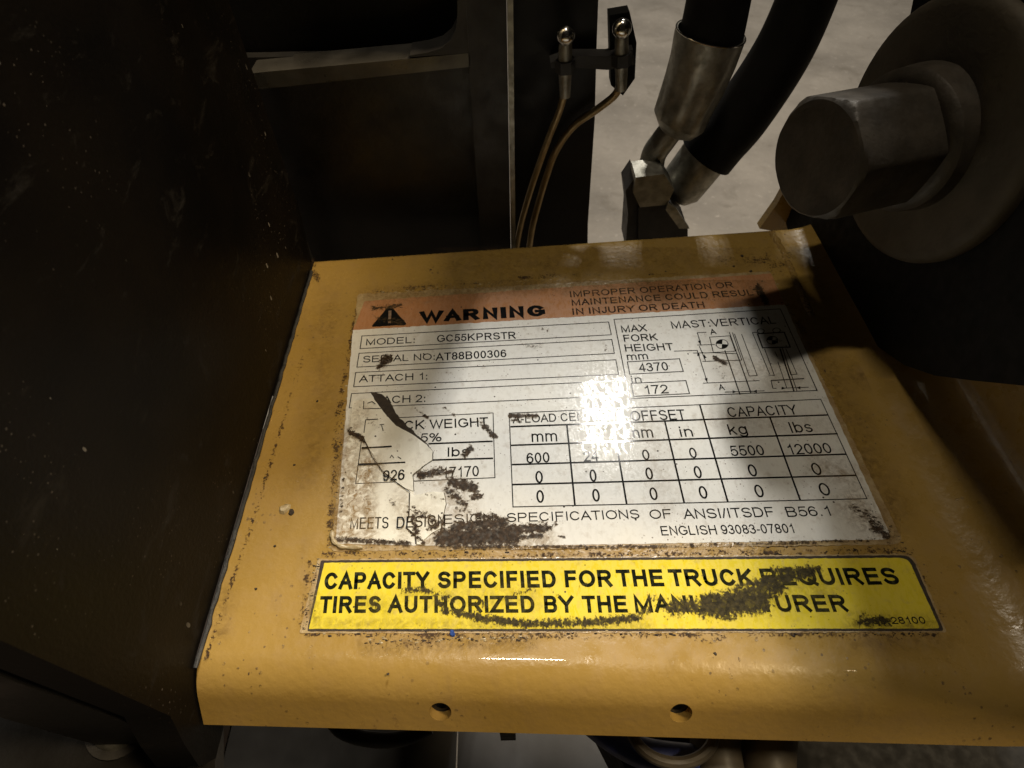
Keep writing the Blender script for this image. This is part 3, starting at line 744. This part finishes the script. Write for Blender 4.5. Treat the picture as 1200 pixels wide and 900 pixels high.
gd = [((444, 430), (449, 425), 3, 1.0), ((449, 424), (455, 420), 5.5, 1.05), ((888, 336), (898, 354), 4.2, 1.0), ((437, 361), (470, 358), 3, .75), ((440, 372), (474, 378), 4, .5),
      ((427, 441), (445, 444), 2.5, .5), ((568, 500), (580, 511), 3.5, .95), ((560, 492), (570, 502), 2.5, .6), ((544, 534), (552, 525), 3.6, 1.0), ((497, 487), (501, 489), 2.2, .9), ((486, 478), (498, 487), 1.6, .6), ((520, 477), (533, 487), 1.8, .6),
      ((492, 557), (517, 552), 4.6, .95), ((517, 555), (530, 552), 2.2, .9), ((530, 564), (556, 572), 6.5, .98), ((524, 574), (545, 590), 5.5, .85), ((553, 583), (563, 581), 4, .9), ((536, 595), (552, 602), 4, .6),
      ((520, 630), (600, 628), 9.5, 1.3), ((535, 618), (590, 612), 7, 1.0), ((590, 622), (640, 618), 6.5, .98), ((600, 630), (635, 628), 3, .95), ((560, 604), (580, 606), 5, .8), ((640, 620), (652, 614), 3, .8), ((655, 628), (662, 629), 1.5, .95),
      ((598, 487), (628, 487), 2.6, .95), ((600, 492), (610, 494), 2, .7), ((410, 505), (424, 513), 3.3, 1.0), ((424, 513), (432, 524), 2.2, .8), ((1015, 600), (1038, 628), 7, .72), ((1000, 594), (1022, 612), 5, .62), ((1025, 618), (1040, 628), 6, .9),
      ((837, 419), (851, 426), 2.4, 1.0), ((414, 480), (411, 500), 2, .7), ((395, 632), (480, 637), 3.5, .85), ((482, 596), (515, 612), 7, .62), ((480, 600), (484, 625), 3.5, .85), ((505, 617), (516, 612), 4, .85), ((500, 580), (520, 585), 4, .4),
      ((462, 558), (470, 563), 2, .5), ((488, 628), (495, 636), 3, .8), ((402, 560), (400, 600), 3, .6), ((770, 640), (1030, 633), 2.4, .65), ((520, 641), (770, 640), 2.5, .75), ((545, 378), (560, 376), 0.8, .0),
      ((636, 384), (642, 387), 3, .45), ((614, 404), (632, 406), 4, .42), ((709, 404), (711, 410), 3, .5), ((455, 583), (462, 590), 5, .5), ((840, 430), (850, 442), 6, .42), ((905, 395), (920, 405), 6, .4), ((900, 352), (880, 340), 8, .35), ((760, 356), (880, 345), 6, .35)]
gs = [((415, 560), (405, 630), 16, 1.0), ((430, 545), (432, 630), 8, 1.0), ((412, 510), (400, 560), 9, .8), ((470, 585), (474, 625), 9, .45), ((396, 600), (398, 636), 8, .9), ((425, 480), (415, 540), 8, .4), ((520, 566), (540, 600), 16, .5), ((500, 632), (640, 634), 10, .7),
      ((960, 545), (1000, 560), 12, .5), ((1000, 590), (1040, 630), 16, .7), ((430, 347), (660, 333), 8, .6), ((660, 335), (900, 322), 8, .7), ((860, 430), (930, 440), 14, .35), ((830, 490), (980, 500), 10, .25), ((760, 500), (780, 590), 12, .25), ((700, 350), (890, 342), 10, .35)]
film('grime', 388, 1056, 328, 644, 2.0, z_g, gd, gs, M['grime'], DP)
film('flap_grime', 476, 526, 572, 640, 1.2, z_fi + .00003, [((484, 598), (512, 612), 6, .68), ((484, 606), (488, 624), 4, .85), ((504, 619), (516, 612), 4, .85), ((500, 580), (520, 585), 3, .5), ((489, 628), (496, 636), 3, .8)], [((500, 600), (500, 610), 14, .3)], M['grime'], DP)
film('flap_grime', 408, 508, 464, 578, 2, z_fi + .00003, [((410, 505), (424, 513), 3.3, .9), ((448, 552), (462, 562), 2.5, .5), ((420, 478), (440, 500), 5, .33), ((496, 548), (486, 556), 2, .6)], [((425, 480), (415, 500), 8, .5), ((430, 530), (445, 545), 8, .4)], M['grime'], DP)
# a curled lip of clear film at the lower corner
bm = bmesh.new(); tube_bm(bm, spline([Z(389, 622, .0006), Z(391, 634, .0007), Z(402, 641, .0005), Z(425, 641.5, .0004)], 6), [.0003 + .0004 * abs(math.sin(k * .7)) for k in range(19)], 8)
bmobj('curled_film_lip', bm, M['flake'], DP, True)

# ================================================================== YELLOW NOTICE
YN = thing('tire_notice_sticker', 'bright yellow sticker in bold black capitals about tires, smeared with dark grease', 'sticker', tuple(Z(730, 695)))
mg = rough_poly(round_corners([(372, 655.5), (1069, 649), (1110, 741), (351, 742)], [3, 10, 5, 3]), 3, .7, 11)
sheet('clear_film_margin', mg, -.0002, z_m, M['margin'], YN)
dk = rough_poly(round_corners([(376, 656.8), (1068, 650.4), (1106.5, 739.5), (360, 740)], [2, 12, 4, 2]), 3, .3, 12)
sheet('dark_border', dk, .00002, z_s - .00004, M['dirt'], YN)
yl = rough_poly(round_corners([(380, 659.5), (1064, 653.6), (1101.5, 736.5), (362, 737)], [1, 10, 3, 1]), 3, .3, 13)
sheet('yellow_face', yl, .00004, z_s, M['yellow'], YN)
def W(text, bl, br, h, wt=.21, mat='ink_green'): return lettering(text, bl, br, h, M[mat], YN, z_i, wt)
for t, x0, x1, y0, y1 in (('CAPACITY', 379.3, 503.3, 690.8, 689.7), ('SPECIFIED', 512.7, 652.3, 689.6, 688.4), ('FOR', 662.7, 718, 688.3, 687.6), ('THE', 724, 779, 687.5, 687), ('TRUCK', 786, 885, 687, 686.4), ('REQUIRES', 895, 1056, 686.2, 685)):
    W(t, (x0, y0), (x1, y1), 20)
for t, x0, x1, y0, y1 in (('TIRES', 373.5, 446, 718.5, 718.2), ('AUTHORIZED', 454.3, 627.3, 718.2, 718), ('BY', 638.3, 673.5, 718, 718), ('THE', 683.3, 736, 718, 717.8), ('MANUFACTURER', 745, 995, 717.8, 716.9)):
    W(t, (x0, y0), (x1, y1), 20)
W('39-28100', (1024, 731.6), (1086, 731.0), 8.6, .16)
yd = [((472, 692), (500, 690), 4, .8), ((500, 692), (530, 702), 5, .75), ((512, 703), (520, 714), 4, .9), ((520, 716), (560, 722), 4.5, 1.0), ((560, 724), (620, 731), 5, 1.12), ((620, 731), (700, 729), 5.5, 1.02), ((700, 728), (748, 724), 5.5, 1.0),
      ((748, 722), (760, 714), 5, .85), ((590, 700), (625, 690), 3, .6), ((640, 685), (655, 700), 3, .55), ((562, 712), (566, 706), 4, .7), ((436, 705), (442, 712), 4.5, .75), ((790, 712), (830, 708), 10, 1.0), ((830, 710), (890, 704), 13.5, 1.3), ((846, 720), (856, 722), 5, .95),
      ((870, 695), (910, 688), 12, 1.1), ((895, 682), (950, 670), 8, 1.05), ((905, 668), (960, 666), 4.5, .95), ((1010, 728), (1040, 728), 7, .95), ((1012, 718), (1020, 725), 5, .6), ((760, 700), (790, 704), 5, .6), ((870, 716), (882, 720), 3, .7), ((673, 690), (690, 682), 2, .5)]
ys = [((480, 700), (620, 700), 14, .4), ((430, 705), (450, 712), 10, .5), ((1000, 730), (1090, 732), 9, .7), ((380, 730), (760, 733), 6, .5), ((880, 700), (960, 690), 20, .4), ((365, 700), (372, 730), 7, .6)]
FS = .87
film('grease_smear', 362, 1100, 655, 738, 2.0, z_g, yd, ys, M['grime_y'], YN)
FS = 1.0
# dried glue and film crumbs round the borders of both stickers
def crumbs(parent, paths, cnt, mat, name):
    vs = []; fs = []
    for _ in range(cnt):
        a, b = random.choice(paths); t = random.random(); px = a[0] + (b[0] - a[0]) * t + random.gauss(0, 1.6); py = a[1] + (b[1] - a[1]) * t + random.gauss(0, 1.6)
        c = Z(px, py); r_ = random.uniform(.0001, .00048); an = random.random() * 3; h = random.uniform(.0001, .0003); b0 = len(vs)
        n = 6
        for k in range(n):
            q = random.uniform(.5, 1.2) * r_; vs.append(c + Vector((math.cos(an + k * 1.047) * q * 1.5, math.sin(an + k * 1.047) * q * .7, 0)))
        vs.append(c + Vector((0, 0, h)))
        for k in range(n): fs.append((b0 + k, b0 + (k + 1) % n, b0 + n))
    o = pyobj(name, vs, fs, mat, parent); o['kind'] = 'stuff'; return o
crumbs(DP, [((440, 345), (520, 337)), ((520, 337), (660, 326)), ((392, 641), (1040, 638)), ((405, 450), (390, 640)), ((905, 322), (1052, 632))], 170, M['flake'], 'film_crumbs')
crumbs(DP, [((440, 344), (530, 336)), ((392, 643), (560, 645)), ((560, 645), (1040, 638)), ((404, 460), (391, 640)), ((895, 320), (940, 390)), ((1000, 560), (1056, 636))], 170, M['dirt'], 'dirt_crumbs')
crumbs(YN, [((360, 741), (1100, 740)), ((430, 750), (620, 747)), ((374, 656), (358, 738))], 130, M['flake'], 'film_crumbs')
crumbs(YN, [((360, 743), (1100, 742)), ((380, 655), (1068, 650)), ((374, 656), (355, 738)), ((430, 752), (620, 748))], 220, M['dirt'], 'dirt_crumbs')

# ================================================================== BLACK SIDE PANEL (left)
SP = thing('side_panel', 'black painted steel side panel standing upright, flecked with pale dust, along the bracket', 'panel', (-.1, .04, 0))
bm = bmesh.new()
P = [(-.100, y, z) for y, z in ((.1165, .001), (.1215, .02), (.1215, .26), (-.037, .26), (-.0385, .004), (-.0425, -.006), (-.0455, -.016), (-.0430, -.024), (-.0300, -.024), (-.0290, -.0065), (-.0260, .0006))]
prism_bm(bm, [Vector(p) for p in P], (-.010, 0, 0))
bmobj('panel_sheet', bm, M['panel'], SP, True, bevel=.0012)
# return flange at the far edge and the hem at the near edge
box('far_flange', (-.1135, .1216, -.05), (-.1045, .130, .26), M['black'], SP, .001)
box('near_hem', (-.135, -.0385, -.03), (-.1125, -.0330, .26), M['black'], SP, .0015)
sl = spline([Vector((-.0994, y, .0003)) for y in (.112, .09, .06, .03, .0, -.028)], 14)
sl = [p + Vector((mnoise.noise(p * 300) * .0004, 0, 0)) for p in sl]
tube('seam_bead', sl, [.0005 + .0003 * abs(mnoise.noise(p * 260)) for p in sl], M['seal'], SP, 10)

# ================================================================== REAR COVER with recessed panel
RC = thing('rear_cover', 'black moulded cover behind the bracket with a recessed field and a dusty ledge', 'cover', (-.06, .14, 0))
YB = .137
def yb(px, py, y=YB): return onY(px, py, y)
zb = -.12
xl = -.20
xr_in = yb(563, 280).x; xr_out = yb(604, 280).x
z_led = yb(430, 80).z
box('recess_floor', (xl, YB + .010, zb), (xr_in + .004, YB + .014, z_led), M['cover'], RC, .0)
box('frame_stile', (xr_in, YB, zb), (xr_out - .002, YB + .0135, .16), M['greyblack'], RC, .0012)
box('frame_edge', (xr_out - .0018, YB - .0012, zb), (xr_out, YB + .013, .17), M['steel'], RC, .0005)
def at_stile(py, dx=.0003): return Vector((xr_in + dx, YB, yb(566, py).z))
ld = [yb(292, 106), at_stile(78), at_stile(62), yb(292, 86)]
bm = bmesh.new(); prism_bm(bm, ld, (0, .012, 0)); bmobj('ledge', bm, M['ledge'], RC, True, bevel=.001)
# upper field with its rounded corner
arcp = [yb(536, -60), yb(536, 18), yb(534, 34), yb(528, 47), yb(517, 56), yb(501, 61), yb(480, 64.5), yb(480, 66.5), at_stile(61.2), at_stile(-60)]
for q_ in arcp: q_.y -= .0004
bm = bmesh.new(); prism_bm(bm, arcp, (0, .010, 0)); bmobj('corner_web', bm, M['greyblack'], RC, True, bevel=.0006)
box('upper_recess', (xl, YB + .016, z_led - .004), (xr_in, YB + .02, .2), M['black'], RC)

# ================================================================== MOUNT PLATE with grease fittings
MP = thing('mount_plate', 'flat black steel plate standing between the rear cover and the hydraulic hoses', 'plate', (-.005, .155, 0))
YM = .158
pl = [onY(600, 330, YM), onY(688, 330, YM), onY(689, 262, YM), onY(697, 140, YM), onY(699, 60, YM), onY(704, -80, YM), onY(596, -80, YM)]
bm = bmesh.new(); prism_bm(bm, pl, (0, .004, 0)); bmobj('plate_sheet', bm, M['black'], MP, True, bevel=.0006)
YG = .150
GB = thing('fitting_bracket', 'small dark clamp strip joining the two grease nipples on the mount plate', 'bracket', tuple(onY(700, 78, YG)))
bm = bmesh.new(); prism_bm(bm, [onY(645, 74, YG), onY(668, 66, YG), onY(712, 66, YG), onY(742, 58, YG), (onY(744, 76, YG)), onY(712, 82, YG), onY(668, 79, YG), onY(646, 80, YG)], (0, .006, 0))
bmobj('strip', bm, M['greyblack'], GB, True, bevel=.0006)
bm = bmesh.new(); prism_bm(bm, [onY(714, 18, YG + .004), onY(738, 14, YG + .004), onY(746, 50, YG + .004), onY(744, 92, YG + .004), onY(730, 112, YG + .004), onY(716, 100, YG + .004)], (0, .006, 0))
bmobj('backing_tab', bm, M['rubber'], GB, True, bevel=.0008)
def nipple(px, py0, s_, group, label):
    base = onY(px, py0 + 76 * s_, YG - .001); top = onY(px + 1, py0, YG - .001); d = (top - base); L = d.length; d.normalize()
    t = thing('grease_nipple', label, 'grease fitting', tuple(base), group)
    u, v = frame_of(d)
    def cyl(n, a, b, r0, r1, mat, seg=20):
        bm = bmesh.new(); k = 6
        tube_bm(bm, [base + d * L * (a + (b - a) * i / k) for i in range(k + 1)], [r0 + (r1 - r0) * i / k for i in range(k + 1)], seg)
        return bmobj(n, bm, mat, t, True)
    cyl('ferrule', .00, .36, .0019, .0023, M['steel']); cyl('hex_body', .36, .52, .0036, .0034, M['greyblack'], 6); cyl('collar', .52, .74, .0024, .0022, M['steel'])
    bm = bmesh.new(); pts = []; rad = []
    for i in range(13):
        a = math.pi * i / 12; pts.append(base + d * (L * .84 - math.cos(a) * .0031)); rad.append(max(.0003, .0032 * math.sin(a) if i > 6 else .0032 * max(math.sin(a), .62)))
    tube_bm(bm, pts, rad, 22); bmobj('ball_tip', bm, M['steel_b'], t, True)
    return t
nipple(662, 26, 1.15, 'grease nipples on the clamp strip', 'shiny round tipped grease nipple at the strip end nearest the rear cover')
nipple(728, 18, 1.15, 'grease nipples on the clamp strip', 'shiny round tipped grease nipple in front of the rubber tab beside the hose')
def pipe(name, label, pts, r_, mat, cat, group=None):
    o = tube(name, spline(pts, 10), r_, mat, None, 12); return tag(o, label, cat, group)
pipe('grease_pipe', 'thin brassy grease pipe dropping nearly straight from the first nipple', [onY(661, 112, YG), onY(655, 132, YG), onY(643, 162, YG), onY(630, 198, YG), onY(619, 232, YG), onY(610, 266, YG), onY(604, 300, YG)], .0013, M['copper'], 'pipe', 'brassy grease pipes')
pipe('grease_pipe', 'thin brassy grease pipe sweeping out in a bow from the second nipple', [onY(727, 98, YG), onY(720, 112, YG + .001), onY(700, 128, YG + .002), onY(672, 148, YG + .002), onY(652, 176, YG + .002), onY(641, 205, YG + .002), onY(632, 235, YG + .002), onY(624, 266, YG), onY(619, 300, YG)], .0014, M['copper'], 'pipe', 'brassy grease pipes')

# ================================================================== HYDRAULIC HOSES
def depth_r(px_w, p): return px_w / 2 * ((p - CC).dot(CM @ Vector((0, 0, -1)))) / F
def hose(label, line, y, hose_r, stations, elbow, grp):
    """line: centre points, first the far end of the rubber; y: distance back"""
    pts = [onY(px, py, y) for px, py in line]
    t = thing('hydraulic_hose', label, 'hose', tuple(pts[-1]), grp)
    tube('rubber_hose', spline(pts, 8), [depth_r(hose_r, p) for p in spline(pts, 8)], M['hose'], t, 28)
    # crimped ferrule turned about its own axis
    ax = [onY(px, py, y) for px, py, w_ in stations]; rad = [depth_r(w_, p) for (px, py, w_), p in zip(stations, ax)]
    bm = bmesh.new(); seg = 48; u = None; rings = []
    for i, p in enumerate(ax):
        tt = (ax[min(i + 1, len(ax) - 1)] - ax[max(i - 1, 0)]).normalized()
        if u is None: u, v = frame_of(tt)
        else: u = (u - tt * u.dot(tt)).normalized(); v = tt.cross(u)
        crimp = .10 if 2 < i < len(ax) - 3 else 0
        rings.append([bm.verts.new(p + (u * math.cos(a) + v * math.sin(a)) * rad[i] * (1 - crimp * (0.5 + .5 * math.cos(a * 8)))) for a in [2 * math.pi * k / seg for k in range(seg)]])
    for a, b in zip(rings, rings[1:]):
        for k in range(seg): bm.faces.new([a[k], a[(k + 1) % seg], b[(k + 1) % seg], b[k]])
    bm.faces.new(rings[-1])
    # rolled rim and a short inner wall
    inner = [bm.verts.new(v_.co.lerp(ax[0], .06)) for v_ in rings[0]]
    inner2 = [bm.verts.new(v_.co + (ax[1] - ax[0]) * .6) for v_ in inner]
    for A_, B_ in ((inner, rings[0]), (inner2, inner)):
        for k in range(seg): bm.faces.new([A_[k], A_[(k + 1) % seg], B_[(k + 1) % seg], B_[k]])
    fo_ = bmobj('crimp_ferrule', bm, M['steel'], t, True)
    rb = bmesh.new(); p0 = ax[0]; tt = (ax[1] - ax[0]).normalized(); uu, vv_ = frame_of(tt)
    ringp = [p0 + (uu * math.cos(2 * math.pi * k / 36) + vv_ * math.sin(2 * math.pi * k / 36)) * rad[0] * .99 for k in range(37)]
    tube_bm(rb, ringp, .00028, 8, False); bmobj('bright_rim', rb, M['steel_b'], fo_, True)
    e = [onY(px, py, y) for px, py in elbow[0]]
    tube('elbow', spline(e, 8), [depth_r(elbow[1], p) for p in spline(e, 8)], M['steel'], t, 22)
    return t
hose('thick black hydraulic hose with a long crimped steel ferrule rising from the elbow block', [(868, -120), (850, -40), (836, 30), (829, 60)], .165, 74,
     [(833, 38, 83), (831, 44, 82), (824, 70, 77), (813, 100, 72), (802, 125, 66), (796, 140, 64), (790, 148, 52), (786, 154, 32)], ([(790, 148), (777, 165), (766, 182), (763, 205), (765, 225)], 29), 'hydraulic hoses')
hose('thick black hydraulic hose leaning over with the shorter ferrule beside the big bolt', [(1000, -150), (962, -45), (920, 55), (872, 130), (842, 165), (828, 182)], .172, 68,
     [(833, 172, 58), (829, 178, 57), (820, 190, 56), (806, 208, 54), (798, 218, 53), (790, 226, 40)], ([(800, 215), (785, 228), (768, 243), (752, 252)], 34), 'hydraulic hoses')
EB = thing('elbow_block', 'forged steel elbow block with hex flats that both hydraulic hoses screw into', 'fitting', tuple(onY(765, 262, .16)))
def hexblock(name, outline, y, dep, mat, bev=.0012):
    bm = bmesh.new(); prism_bm(bm, [onY(px, py, y) for px, py in outline], (0, dep, 0)); bmobj(name, bm, mat, EB, True, bevel=bev)
hexblock('hex_nut', [(745, 208), (778, 204), (790, 222), (782, 240), (750, 243), (742, 226)], .150, .012, M['steel'])
hexblock('hex_body', [(733, 224), (744, 208), (752, 242), (756, 290), (733, 290), (736, 250)], .153, .014, M['greyblack'])
hexblock('lower_body', [(748, 243), (782, 240), (806, 268), (806, 290), (748, 290)], .151, .016, M['greyblack'])
hexblock('flange_tab', [(783, 238), (792, 244), (808, 268), (796, 268), (780, 246)], .149, .002, M['steel'], .0004)
# gold strut behind the corner
o = bmesh.new(); prism_bm(o, [onY(890, 268, .15), onY(910, 240, .15), onY(920, 222, .15), onY(928, 232, .15), onY(930, 275, .15)], (0, .004, 0))
tag(bmobj('strut', o, M['paint'], None, True, bevel=.0005), 'ochre yellow strut end peeping out between bracket corner and big bolt', 'strut')

# ================================================================== PIVOT BOSS, WASHER AND BIG BOLT (right)
XB = .0925
PB = thing('pivot_boss', 'big black rounded mast lug overhanging the bracket behind the washer', 'pivot lug', (XB, .08, .05))
outl = [(1012, 110), (962, 178), (925, 240), (921, 262), (930, 292), (948, 322), (975, 352), (1003, 382), (1030, 407), (1060, 428), (1095, 440), (1140, 446), (1200, 452), (1280, 466), (1400, 500), (1062, 40), (1072, -10), (1092, -60)]
WC = onX(1081, 161, XB - .0035); FC = onX(954, 187, XB - .0375)
AX = (WC - FC).normalized(); AU = AX.cross(Vector((0, 0, 1))).normalized(); AV = AX.cross(AU).normalized()   # AU level, AV up or down
if AV.z < 0: AV = -AV
def rp(dist, a, r_): return WC + AX * dist + (AU * -math.cos(a) + AV * math.sin(a)) * r_
def lathe_ax(name, prof, mat, parent, seg=72):
    bm = bmesh.new(); rings = [[bm.verts.new(rp(x, 2 * math.pi * k / seg, r_)) for k in range(seg)] for x, r_ in prof]
    for a, b in zip(rings, rings[1:]):
        for k in range(seg): bm.faces.new([a[k], a[(k + 1) % seg], b[(k + 1) % seg], b[k]])
    bm.faces.new(rings[0]); bm.faces.new(list(reversed(rings[-1])))
    return bmobj(name, bm, mat, parent, True)
dep = (WC - CC).dot(CM @ Vector((0, 0, -1))); wr = 146 * dep / F
AX0, AU0, AV0 = AX, AU, AV
AX = (AX0 + Vector((1.6, 0, 0))).normalized(); AU = AX.cross(Vector((0, 0, 1))).normalized(); AV = AX.cross(AU).normalized()
if AV.z < 0: AV = -AV
WS = lathe_ax('washer', [(-.0008, wr * .30), (-.0010, wr * .90), (-.0006, wr * .96), (.0003, wr * .99), (.0012, wr), (.0028, wr), (.0035, wr * .97), (.0042, wr * .9)], M['washer'], None)
tag(WS, 'large round dusty steel washer pressed between the bolt head and black lug', 'washer')
XL = .0962
pts = [onX(px, py, XL) for px, py in outl[:-3]] + [Vector((XL, -.005, .13)), Vector((XL, .0, .270)), Vector((XL, .283, .270)), Vector((XL, .283, .262)), Vector((XL, .163, .105))] + [onX(px, py, XL) for px, py in reversed(outl[-3:])]  # unseen upper corner of the lug is added to shade the plate's right side
lathe_ax('boss_collar', [(.0040, wr * .88), (.0040, wr * .93), (.0130, wr * .93), (.0130, wr * .5)], M['rubber'], PB)
bm = bmesh.new(); prism_bm(bm, pts, (.05, 0, 0)); bmobj('lug_body', bm, M['rubber'], PB, True, bevel=.003, seg=4)
HB = thing('hex_bolt', 'oversized grey hex head bolt with chamfered face screwed through the washer', 'bolt', tuple(WC))
AX, AU, AV = AX0, AU0, AV0
HL = (FC - WC).length; hr = .0172
lathe_ax('flange_collar', [(-.0105, hr * .90), (-.0100, hr * 1.0), (-.0088, hr * 1.06), (-.0035, hr * 1.09), (-.0011, hr * 1.09)], M['bolt'], HB)
# hexagonal head with the round chamfer of its face
ph0 = R(40); XF0 = -HL; XF1 = -.0098
bm = bmesh.new(); seg = 144; rings = []
def hexrad(a, rc):
    t = (a - ph0) % (math.pi / 3) - math.pi / 6; r_ = rc * math.cos(math.pi / 6) / math.cos(t); return (r_ ** -14 + (rc * .975) ** -14) ** (-1 / 14)
ap = hr * math.cos(math.pi / 6)
for f in (.80, .955): rings.append([bm.verts.new(rp(XF0 + (.0004 if f < .9 else 0), 2 * math.pi * k / seg, ap * f)) for k in range(seg)])
for x in (XF0 + .0005, XF0 + .0012, XF0 + .0022, XF0 + .0035, XF0 + .012, XF1):
    ring = []
    for k in range(seg):
        a = 2 * math.pi * k / seg; ring.append(bm.verts.new(rp(x, a, min(hexrad(a, hr), ap * .965 + (x - XF0) * 1.1))))
    rings.append(ring)
for a, b in zip(rings, rings[1:]):
    for k in range(seg): bm.faces.new([a[k], a[(k + 1) % seg], b[(k + 1) % seg], b[k]])
bm.faces.new(rings[0]); bm.faces.new(list(reversed(rings[-1])))
bmobj('hex_head', bm, M['bolt'], HB, True)

MX = thing('shade_bar', 'black steel crossbar added out of view above and behind the bracket to shade its back strip', 'blocker', (0, .29, .26))  # added bar, never in view, keeps the ceiling rows off the back strip
box('bar_body', (-.16, .278, .250), (.14, .312, .275), M['black'], MX, .002)

# ================================================================== LOW FOREGROUND THINGS
xb = -.20
CB = thing('cross_bar', 'dark horizontal steel bar below the side panel foot', 'bar', (-.15, -.04, -.05))
bm = bmesh.new(); prism_bm(bm, [Z(-60, 786, -.035), Z(200, 790, -.035), Z(252, 842, -.035), Z(252, 1050, -.035), Z(-60, 1050, -.035)], (0, 0, -.006)); bmobj('bar_body', bm, M['black'], CB, True, bevel=.001)
LB = thing('round_head_bolt', 'dull round headed bolt on the cross bar under the side panel', 'bolt', tuple(Z(146, 846, -.0349)))
bc = Z(146, 846, -.035)
def dome(name, c, r_, h, z0, mat, parent):
    bm = bmesh.new(); pts = []; rad = []
    for i in range(9):
        a = math.pi / 2 * i / 8; pts.append(c + Vector((0, 0, z0 + h * math.sin(a)))); rad.append(max(r_ * math.cos(a), .0001))
    tube_bm(bm, [c + Vector((0, 0, z0 - .0001))] + pts, [r_] + rad, 28); return bmobj(name, bm, mat, parent, True)
dome('domed_head', bc, .0072, .005, .0018, M['steel'], LB)
bm = bmesh.new(); tube_bm(bm, [bc, bc + Vector((0, 0, .0018))], .0092, 28); bmobj('washer', bm, M['greyblack'], LB, True)
# step plate below
ST = thing('step_plate', 'dark grey step plate with a vertical seam far under the bracket lip', 'step', (.0, -.02, -.3))
box('tread', (-.215, -.30, -.306), (-.0655, .03, -.300), M['step'], ST, .001); M['brown'] = mat_simple('shaded_floor_brown', (.035, .024, .017), (.055, .038, .027), 30, .8, .9, 0, .3, .001, 60)
box('shaded_floor_sheet', (-.80, -.30, -.306), (-.2155, .25, -.299), M['brown'], ST, .001); box('tread', (-.0645, -.30, -.306), (.0850, .03, -.300), M['step'], ST, .001)  # brown sheet stands in for the floor lying in the truck's shade
# things half hidden beneath the lip
tag(tube('electric_cable', spline([Z(385, 838, -.06), Z(400, 856, -.06), Z(430, 866, -.06), Z(470, 866, -.06), Z(505, 852, -.06)], 8), .0022, M['rubber'], None, 12), 'thin black cable sagging below the bracket lip near the side panel', 'cable')
cn = thing('cable_clip', 'small black rectangular clip hanging under the lip before the second hole', 'clip', tuple(Z(596, 858, -.05)))
box('clip_body', tuple(Z(587, 868, -.05)), tuple(Z(604, 840, -.05) + Vector((0, 0, .012))), M['rubber'], cn, .0006)
tag(tube('blue_hose', spline([Z(690, 842, -.05), Z(722, 866, -.05), Z(760, 884, -.05), Z(820, 892, -.05)], 8), .0042, M['blue'], None, 18), 'dark blue hose passing under the lip beside the cream ring', 'hose')
rc = Z(788, 852, -.04); rp = [rc + Vector((math.cos(2 * math.pi * k / 40) * .0115, math.sin(2 * math.pi * k / 40) * .0085, 0)) for k in range(41)]
bm = bmesh.new(); tube_bm(bm, rp, .0016, 10, False); tag(bmobj('pipe_ring', bm, M['cream_p'], None, True), 'cream plastic ring showing under the bracket lip', 'ring')
tag(tube('pale_pipe', spline([Z(850, 835, -.05), Z(838, 862, -.05), Z(842, 905, -.05)], 6), .007, M['cream_p'], None, 20), 'stubby pale pipe bending down right beside the cream ring', 'pipe', 'pale pipes under the lip')
tag(tube('pale_pipe', spline([Z(905, 835, -.055), Z(900, 865, -.055), Z(896, 915, -.055)], 6), .008, M['cream_p'], None, 20), 'broader pale pipe in shade, farther from the cream ring', 'pipe', 'pale pipes under the lip')
ub = thing('chassis_block', 'black chassis block filling the dark under the bracket corner', 'chassis', (.12, -.04, -.09))
bm = bmesh.new(); prism_bm(bm, [Z(700, 838, -.075), Z(735, 905, -.075), Z(735, 1000, -.075), Z(1300, 1000, -.075), Z(1300, 800, -.075), Z(700, 800, -.075)], (0, 0, -.03)); bmobj('block_body', bm, M['rubber'], ub, True, bevel=.001)
